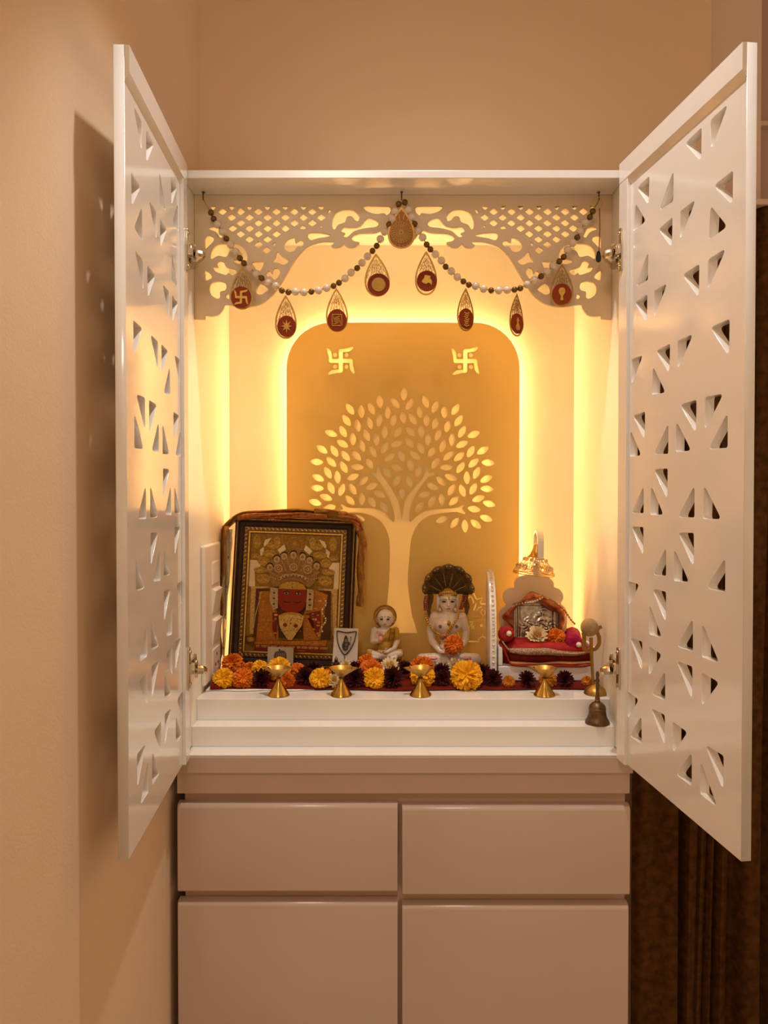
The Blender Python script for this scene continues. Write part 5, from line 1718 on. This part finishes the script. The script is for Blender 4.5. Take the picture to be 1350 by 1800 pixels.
def bolster(c0, c1_, r, label, pearl_px, m):
    a, b_ = c0, c1_
    d = (b_ - a).normalized()
    x_, y_ = frame_of(d)
    root = thing('bolster', a - Vector((0, 0, r)), label, 'bolster', 'bolsters on the throne')
    P = []
    L_ = (b_ - a).length
    prof = [(0.0, -0.001), (0.35, -0.0035), (0.75, -0.002), (0.95, 0.003), (1.0, 0.008), (0.97, L_ * 0.45), (1.0, L_ - 0.008), (0.95, L_ - 0.003), (0.0, L_)]
    for f, z in prof:
        row = []
        for j in range(25):
            t = 2 * PI * j / 24
            rr = r * f * (1 + 0.045 * math.sin(9 * t) * (1 if f < 0.97 else 0.4))
            row.append(a + d * z + x_ * (rr * math.cos(t)) + y_ * (rr * math.sin(t)))
        P.append(row)
    MB().grid(P).build('bolster_body', m, root, smooth=True)
    e = MB().ell(at(*pearl_px, a.y - 0.006), 34 * sc(YTH) / 6.75, 14, 10).build('pearl_button', M_PEARL, root, smooth=True)
    return root
kq = sc(0.2) / 6.75
bolster(T(200, 635, 0.207), T(205, 640, 0.292), 100 * kq, 'crimson bolster with a pearl end at the left arm of the throne', c8(235, 632), M_REDC)
bolster(T(1005, 745, 0.205), T(985, 640, 0.288), 100 * kq, 'magenta bolster with a pearl end at the right arm of the throne', c8(1063, 766), M_MAG)

# embossed silver plate leaning on the throne's back
def relief(u, v):
    h = 0
    for cx_, cy_, R in ((0.52, 0.42, 0.30), (0.60, 0.75, 0.12), (0.28, 0.45, 0.16), (0.78, 0.36, 0.18)):
        d = math.hypot((u - cx_) * 1.25, v - cy_)
        a = math.atan2(v - cy_, u - cx_)
        h += math.exp(-(d / R) ** 2) * (0.6 + 0.5 * math.cos(7 * a + 9 * d / R))
    edge_d = min(u, 1 - u, v, 1 - v)
    h += 1.1 if edge_d < 0.05 else 0
    h += 0.5 * math.sin(u * 70) if (u < 0.16 or u > 0.84) and edge_d > 0.05 else 0
    return h * 0.0022
P = []
for i in range(57):
    u = i / 56
    row = []
    for j in range(45):
        v = j / 44
        Y = 0.285 + 0.012 * v
        pu, pv = 288 + (832 - 288) * u, 705 - (705 - 275) * v
        p = at(*c8(pu, pv), Y)
        row.append((p.x, p.y - relief(u, v), p.z))
    P.append(row)
pl = MB().grid(P).build('silver_plate', M_SILVER, None, smooth=True)
md = pl.modifiers.new('thick', 'SOLIDIFY'); md.thickness = 0.002; md.offset = -1
rebase(pl)
tag(pl, 'embossed silver plate standing upright on the throne cushion', 'plate')

# orange cloth arched over the plate
oc = thing('orange_canopy_cloth', T(560, 300, 0.28), 'orange satin cloth with bead trim draped over the silver plate', 'cloth')
outer = [(285, 560), (220, 500), (156, 436), (200, 380), (300, 300), (400, 225), (450, 170), (505, 140), (560, 158), (640, 190), (740, 235), (830, 292), (890, 360), (905, 450), (890, 530), (855, 590)]
inner = [(290, 560), (286, 500), (280, 440), (284, 380), (330, 310), (420, 280), (490, 268), (540, 262), (590, 258), (640, 282), (700, 330), (780, 372), (826, 400), (832, 460), (832, 520), (830, 585)]
o_, i_ = smooth_poly([Vector(p) for p in outer], 4, closed=False), smooth_poly([Vector(p) for p in inner], 4, closed=False)
P = []
for n_, (a, b_) in enumerate(zip(o_, i_)):
    row = []
    for j in range(7):
        t = j / 6
        p = a + (b_ - a) * t
        row.append(at(*c8(p.x, p.y), 0.292 - 0.030 * math.sin(PI * (0.15 + 0.75 * t)) + 0.003 * math.sin(n_ * 0.8 + j)))
    P.append(row)
o = MB().grid(P).build('cloth_body', M_ORC, oc, smooth=True)
md = o.modifiers.new('thick', 'SOLIDIFY'); md.thickness = 0.0014
tb_ = smooth_poly([Vector(p) for p in ((275, 315), (340, 285), (430, 268), (500, 258), (570, 238), (640, 200))], 5, closed=False)
for n_, p in enumerate(tb_[::2]):
    r_ = (8 + 10 * math.exp(-((p.x - 510) / 110) ** 2)) * kq
    MB().ell(at(*c8(p.x, p.y), 0.258), (r_, r_ * 0.7, r_), 10, 7).build('cream_bead', M_PEARL, oc, smooth=True)
MB().tube([at(*c8(p.x, p.y - 24), 0.262) for p in tb_], 7 * kq, 7).build('cream_trim', M_LACE, oc, smooth=True)
gb = smooth_poly([Vector(p) for p in ((640, 205), (740, 245), (830, 300), (890, 355), (930, 410), (970, 470), (1012, 515))], 4, closed=False)
for n_, p in enumerate(gb[2::2]):
    MB().ell(at(*c8(p.x, p.y), 0.262), (14 * kq, 12 * kq, 14 * kq), 8, 6).build('gold_bead', M_GOLDB, oc, smooth=True)
MB().tube([at(*c8(p.x, p.y), 0.262) for p in gb], 6 * kq, 6).build('trim_cord', M_ORC, oc)

# ------------------------------------------------------------------ flowers
FC = {}
def fmat(name, c, c2_):
    FC[name] = mat('petal_' + name, c + (1,), 0.55, col2=c2_ + (1,), vscale=3, spec=0.2)
fmat('orange', (0.78, 0.19, 0.006), (0.55, 0.09, 0.003))
fmat('yellow', (0.95, 0.50, 0.010), (0.80, 0.32, 0.005))
fmat('maroon', (0.085, 0.008, 0.008), (0.030, 0.004, 0.005))
fmat('white', (0.80, 0.68, 0.42), (0.72, 0.52, 0.24))
fmat('heart', (0.85, 0.50, 0.03), (0.75, 0.36, 0.02))
fmat('gold', (0.70, 0.27, 0.01), (0.40, 0.10, 0.006))
def petal(mb, base, d, n, L, W, cup, pointed):
    """strip of 3 cross rows; d = direction out, n = face normal"""
    s_ = d.cross(n).normalized()
    rows = ((0.0, 0.35), (0.45, 1.0), (0.82, 0.9 if not pointed else 0.55), (1.0, 0.5 if not pointed else 0.08))
    P = []
    for t, w in rows:
        c = base + d * (L * t) + n * (cup * L * t * t)
        P.append([c - s_ * (W * w / 2) + n * (0.12 * W * w), c, c + s_ * (W * w / 2) + n * (0.12 * W * w)])
    mb.grid(P)
def flower_mesh(kind, seed):
    rnd = random.Random(seed)
    mb = MB()
    hearts = None
    if kind in ('orange', 'yellow', 'gold'):
        # double pom-pom head: ruffled ray florets on a dome
        mb.ell((0, 0, -0.05), (0.62, 0.62, 0.52), 14, 8)
        N = 250
        for k in range(N):
            z = 1 - (k + 0.5) / N * 1.35
            ph = k * 2.39996 + rnd.uniform(-.25, .25)
            r = math.sqrt(max(0, 1 - z * z))
            nn = Vector((r * math.cos(ph), r * math.sin(ph), z))
            out = Vector((math.cos(ph), math.sin(ph), 0))
            d = (nn * 0.75 + out * 0.55 + Vector((0, 0, -0.05))).normalized()
            n_ = (nn - d * nn.dot(d))
            n_ = (n_ if n_.length > 0.05 else Vector((0, 0, 1))).normalized()
            n_ = (n_ + Vector((rnd.uniform(-.5, .5), rnd.uniform(-.5, .5), rnd.uniform(-.5, .5)))).normalized()
            n_ = (n_ - d * n_.dot(d)).normalized()
            petal(mb, nn * 0.48 * Vector((1, 1, 0.8)).length / 1.6, d, n_, rnd.uniform(0.46, 0.62), rnd.uniform(0.17, 0.27), rnd.uniform(-.5, .1), False)
    elif kind == 'maroon':
        mb.ell((0, 0, -0.1), (0.4, 0.4, 0.3), 12, 6)
        for ring_, (cnt_, L, el) in enumerate(((26, 1.0, 0.0), (26, 0.97, 0.25), (24, 0.92, 0.5), (20, 0.84, 0.75), (16, 0.74, 1.0), (10, 0.62, 1.3))):
            for k in range(cnt_):
                ph = 2 * PI * (k + 0.5 * (ring_ % 2)) / cnt_ + rnd.uniform(-.14, .14)
                e = el + rnd.uniform(-.2, .2)
                d = Vector((math.cos(ph) * math.cos(e), math.sin(ph) * math.cos(e), math.sin(e)))
                n_ = Vector((-math.cos(ph) * math.sin(e), -math.sin(ph) * math.sin(e), math.cos(e)))
                petal(mb, d * 0.12, d, n_, L * rnd.uniform(.85, 1.0), 0.27, rnd.uniform(-.2, .3), True)
    else:
        for ring_, (cnt_, L, el) in enumerate(((20, 1.0, 0.10), (18, 0.86, 0.35), (14, 0.66, 0.62))):
            for k in range(cnt_):
                ph = 2 * PI * (k + 0.5 * (ring_ % 2)) / cnt_ + rnd.uniform(-.1, .1)
                e = el + rnd.uniform(-.12, .12)
                d = Vector((math.cos(ph) * math.cos(e), math.sin(ph) * math.cos(e), math.sin(e)))
                n_ = Vector((-math.cos(ph) * math.sin(e), -math.sin(ph) * math.sin(e), math.cos(e)))
                petal(mb, d * 0.1, d, n_, L * rnd.uniform(.85, 1.02), 0.26, rnd.uniform(0, .25), False)
        h = MB()
        for k in range(60):
            z = 1 - (k + .5) / 60
            ph = k * 2.39996
            r = math.sqrt(max(0, 1 - z * z))
            nn = Vector((r * math.cos(ph), r * math.sin(ph), z * 0.7))
            petal(h, nn * 0.30 + Vector((0, 0, 0.10)), (nn + Vector((0, 0, .3))).normalized(), Vector((-math.sin(ph), math.cos(ph), 0.2)).normalized(), 0.24, 0.14, 0.0, False)
        hearts = h.mesh('heart'); hearts.materials.append(FC['heart'])
    me = mb.mesh('petals'); me.materials.append(FC[kind])
    return me, hearts
FM = {k: [flower_mesh(k, 11 * j + len(k)) for j in range(3)] for k in FC if k != 'heart'}
NAMES = {'orange': ('orange_marigold', 'marigold'), 'yellow': ('yellow_marigold', 'marigold'), 'gold': ('golden_marigold', 'marigold'), 'maroon': ('maroon_chrysanthemum', 'chrysanthemum'), 'white': ('white_chrysanthemum', 'chrysanthemum')}
GRP = {'orange': 'orange marigolds on the altar', 'yellow': 'yellow marigolds on the altar', 'gold': 'small golden marigolds on the altar', 'maroon': 'dark maroon chrysanthemums on the altar', 'white': 'white chrysanthemums on the altar'}
def flower(px, py, dpx, kind, label, Y=None, face=None, seed=0, zmin=True, squash=1.0):
    rnd = random.Random(seed * 17 + int(px))
    if Y is None:
        t = (CH - ZCL) * FPX / (py - 852 + 0.40 * dpx)
        Y = max(0.158, min(t - 1.4, 0.245))
    c = at(px, py, Y)
    r = dpx / 2 * sc(Y)
    if zmin: c.z = max(c.z, ZCL + r * 0.62)
    face = face or (rnd.uniform(-.35, .35), -0.85, rnd.uniform(0.25, 0.8))
    f = Vector(face).normalized()
    q = f.to_track_quat('Z', 'Y').to_matrix().to_4x4() @ Matrix.Rotation(rnd.uniform(0, 6), 4, 'Z')
    me, hearts = FM[kind][seed % 3]
    nm, cat = NAMES[kind]
    root = bpy.data.objects.new(nm, None); link(root)
    root.empty_display_size = 0.01
    root.matrix_basis = Matrix.Translation(c) @ q @ Matrix.Scale(r, 4)
    tag(root, label, cat, GRP[kind])
    o = bpy.data.objects.new('petals', me); link(o); o.parent = root
    if hearts:
        o = bpy.data.objects.new('flower_heart', hearts); link(o); o.parent = root
    return root
fl = [
 (393, 1194, 37, 'yellow', 'yellow marigold at the far left end of the flower row'),
 (409, 1168, 38, 'orange', 'big orange marigold against the lower left corner of the frame', 0.232),
 (427, 1194, 37, 'orange', 'orange marigold right beside the leftmost yellow one'),
 (439, 1177, 26, 'orange', 'small orange marigold tucked behind, left of the photo card', 0.222),
 (457, 1174, 27, 'yellow', 'small yellow marigold left of the laminated photo card', 0.214),
 (461, 1199, 38, 'maroon', 'round maroon chrysanthemum left of the first oil lamp'),
 (491, 1176, 40, 'yellow', 'yellow marigold rising behind the first oil lamp', 0.205),
 (505, 1200, 27, 'orange', 'orange marigold showing right of the first lamp stem'),
 (523, 1179, 27, 'orange', 'orange marigold peeking out right of the photo card', 0.222),
 (537, 1195, 36, 'maroon', 'maroon chrysanthemum between the first lamp and a yellow marigold', 0.176),
 (552, 1180, 36, 'maroon', 'maroon chrysanthemum in front of the frame bottom centre', 0.215),
 (563, 1200, 37, 'yellow', 'yellow marigold left of the second oil lamp'),
 (587, 1199, 26, 'white', 'white chrysanthemum half hidden by the second oil lamp'),
 (575, 1183, 15, 'orange', 'tiny red-orange bloom left of the tiny brass idol', 0.215),
 (608, 1171, 22, 'white', 'small white bloom right of the tiny brass idol', 0.222),
 (622, 1176, 29, 'maroon', 'maroon chrysanthemum below the necklace card', 0.225),
 (623, 1198, 40, 'maroon', 'large maroon chrysanthemum right of the second oil lamp'),
 (644, 1166, 31, 'orange', 'orange marigold touching the lotus base of the robed idol', 0.236),
 (652, 1180, 42, 'orange', 'large orange marigold in front of the robed idol', 0.200),
 (685, 1173, 36, 'white', 'white chrysanthemum with yellow heart before the lotus base', 0.225),
 (659, 1198, 38, 'yellow', 'round yellow marigold below the robed idol'),
 (690, 1195, 42, 'maroon', 'wide maroon chrysanthemum between the robed idol and third lamp'),
 (711, 1175, 28, 'maroon', 'maroon chrysanthemum left of the hooded idol', 0.225),
 (742, 1175, 42, 'orange', 'orange marigold rising behind the third oil lamp', 0.208),
 (743, 1201, 42, 'yellow', 'yellow marigold behind the third lamp stem', 0.172),
 (776, 1182, 34, 'maroon', 'upper maroon chrysanthemum right of the third lamp', 0.205),
 (778, 1203, 32, 'maroon', 'lower maroon chrysanthemum right of the third lamp', 0.170),
 (802, 1176, 38, 'white', 'white chrysanthemum below the knee of the hooded idol', 0.215),
 (820, 1195, 54, 'yellow', 'largest yellow marigold in front of the hooded idol'),
 (848, 1184, 36, 'maroon', 'maroon chrysanthemum left of the beaded plaque', 0.180),
 (866, 1204, 34, 'maroon', 'maroon chrysanthemum at the foot of the beaded plaque', 0.168),
 (894, 1203, 21, 'gold', 'small golden marigold at the left foot of the throne'),
 (926, 1204, 33, 'maroon', 'maroon chrysanthemum left of the lamp before the throne'),
 (963, 1205, 30, 'gold', 'golden marigold behind the lamp before the throne', 0.165),
 (993, 1205, 33, 'maroon', 'maroon chrysanthemum right of the lamp before the throne'),
 (1032, 1206, 19, 'gold', 'small golden marigold beside the trident base', 0.165),
]
for k, f in enumerate(fl):
    flower(f[0], f[1], f[2], f[3], f[4], f[5] if len(f) > 5 else None, seed=k)
flower(944, 1119, 39, 'white', 'white chrysanthemum lying on the crimson throne cushion', 0.232, (0, -0.75, 0.65), 3, False)
flower(978, 1120, 31, 'orange', 'orange marigold lying on the crimson throne cushion', 0.236, (0.1, -0.8, 0.6), 4, False)
flower(797.5, 1133, 33, 'orange', 'orange marigold resting in the hands of the hooded idol', YB - 0.047, (0.1, -0.9, 0.4), 5, False)
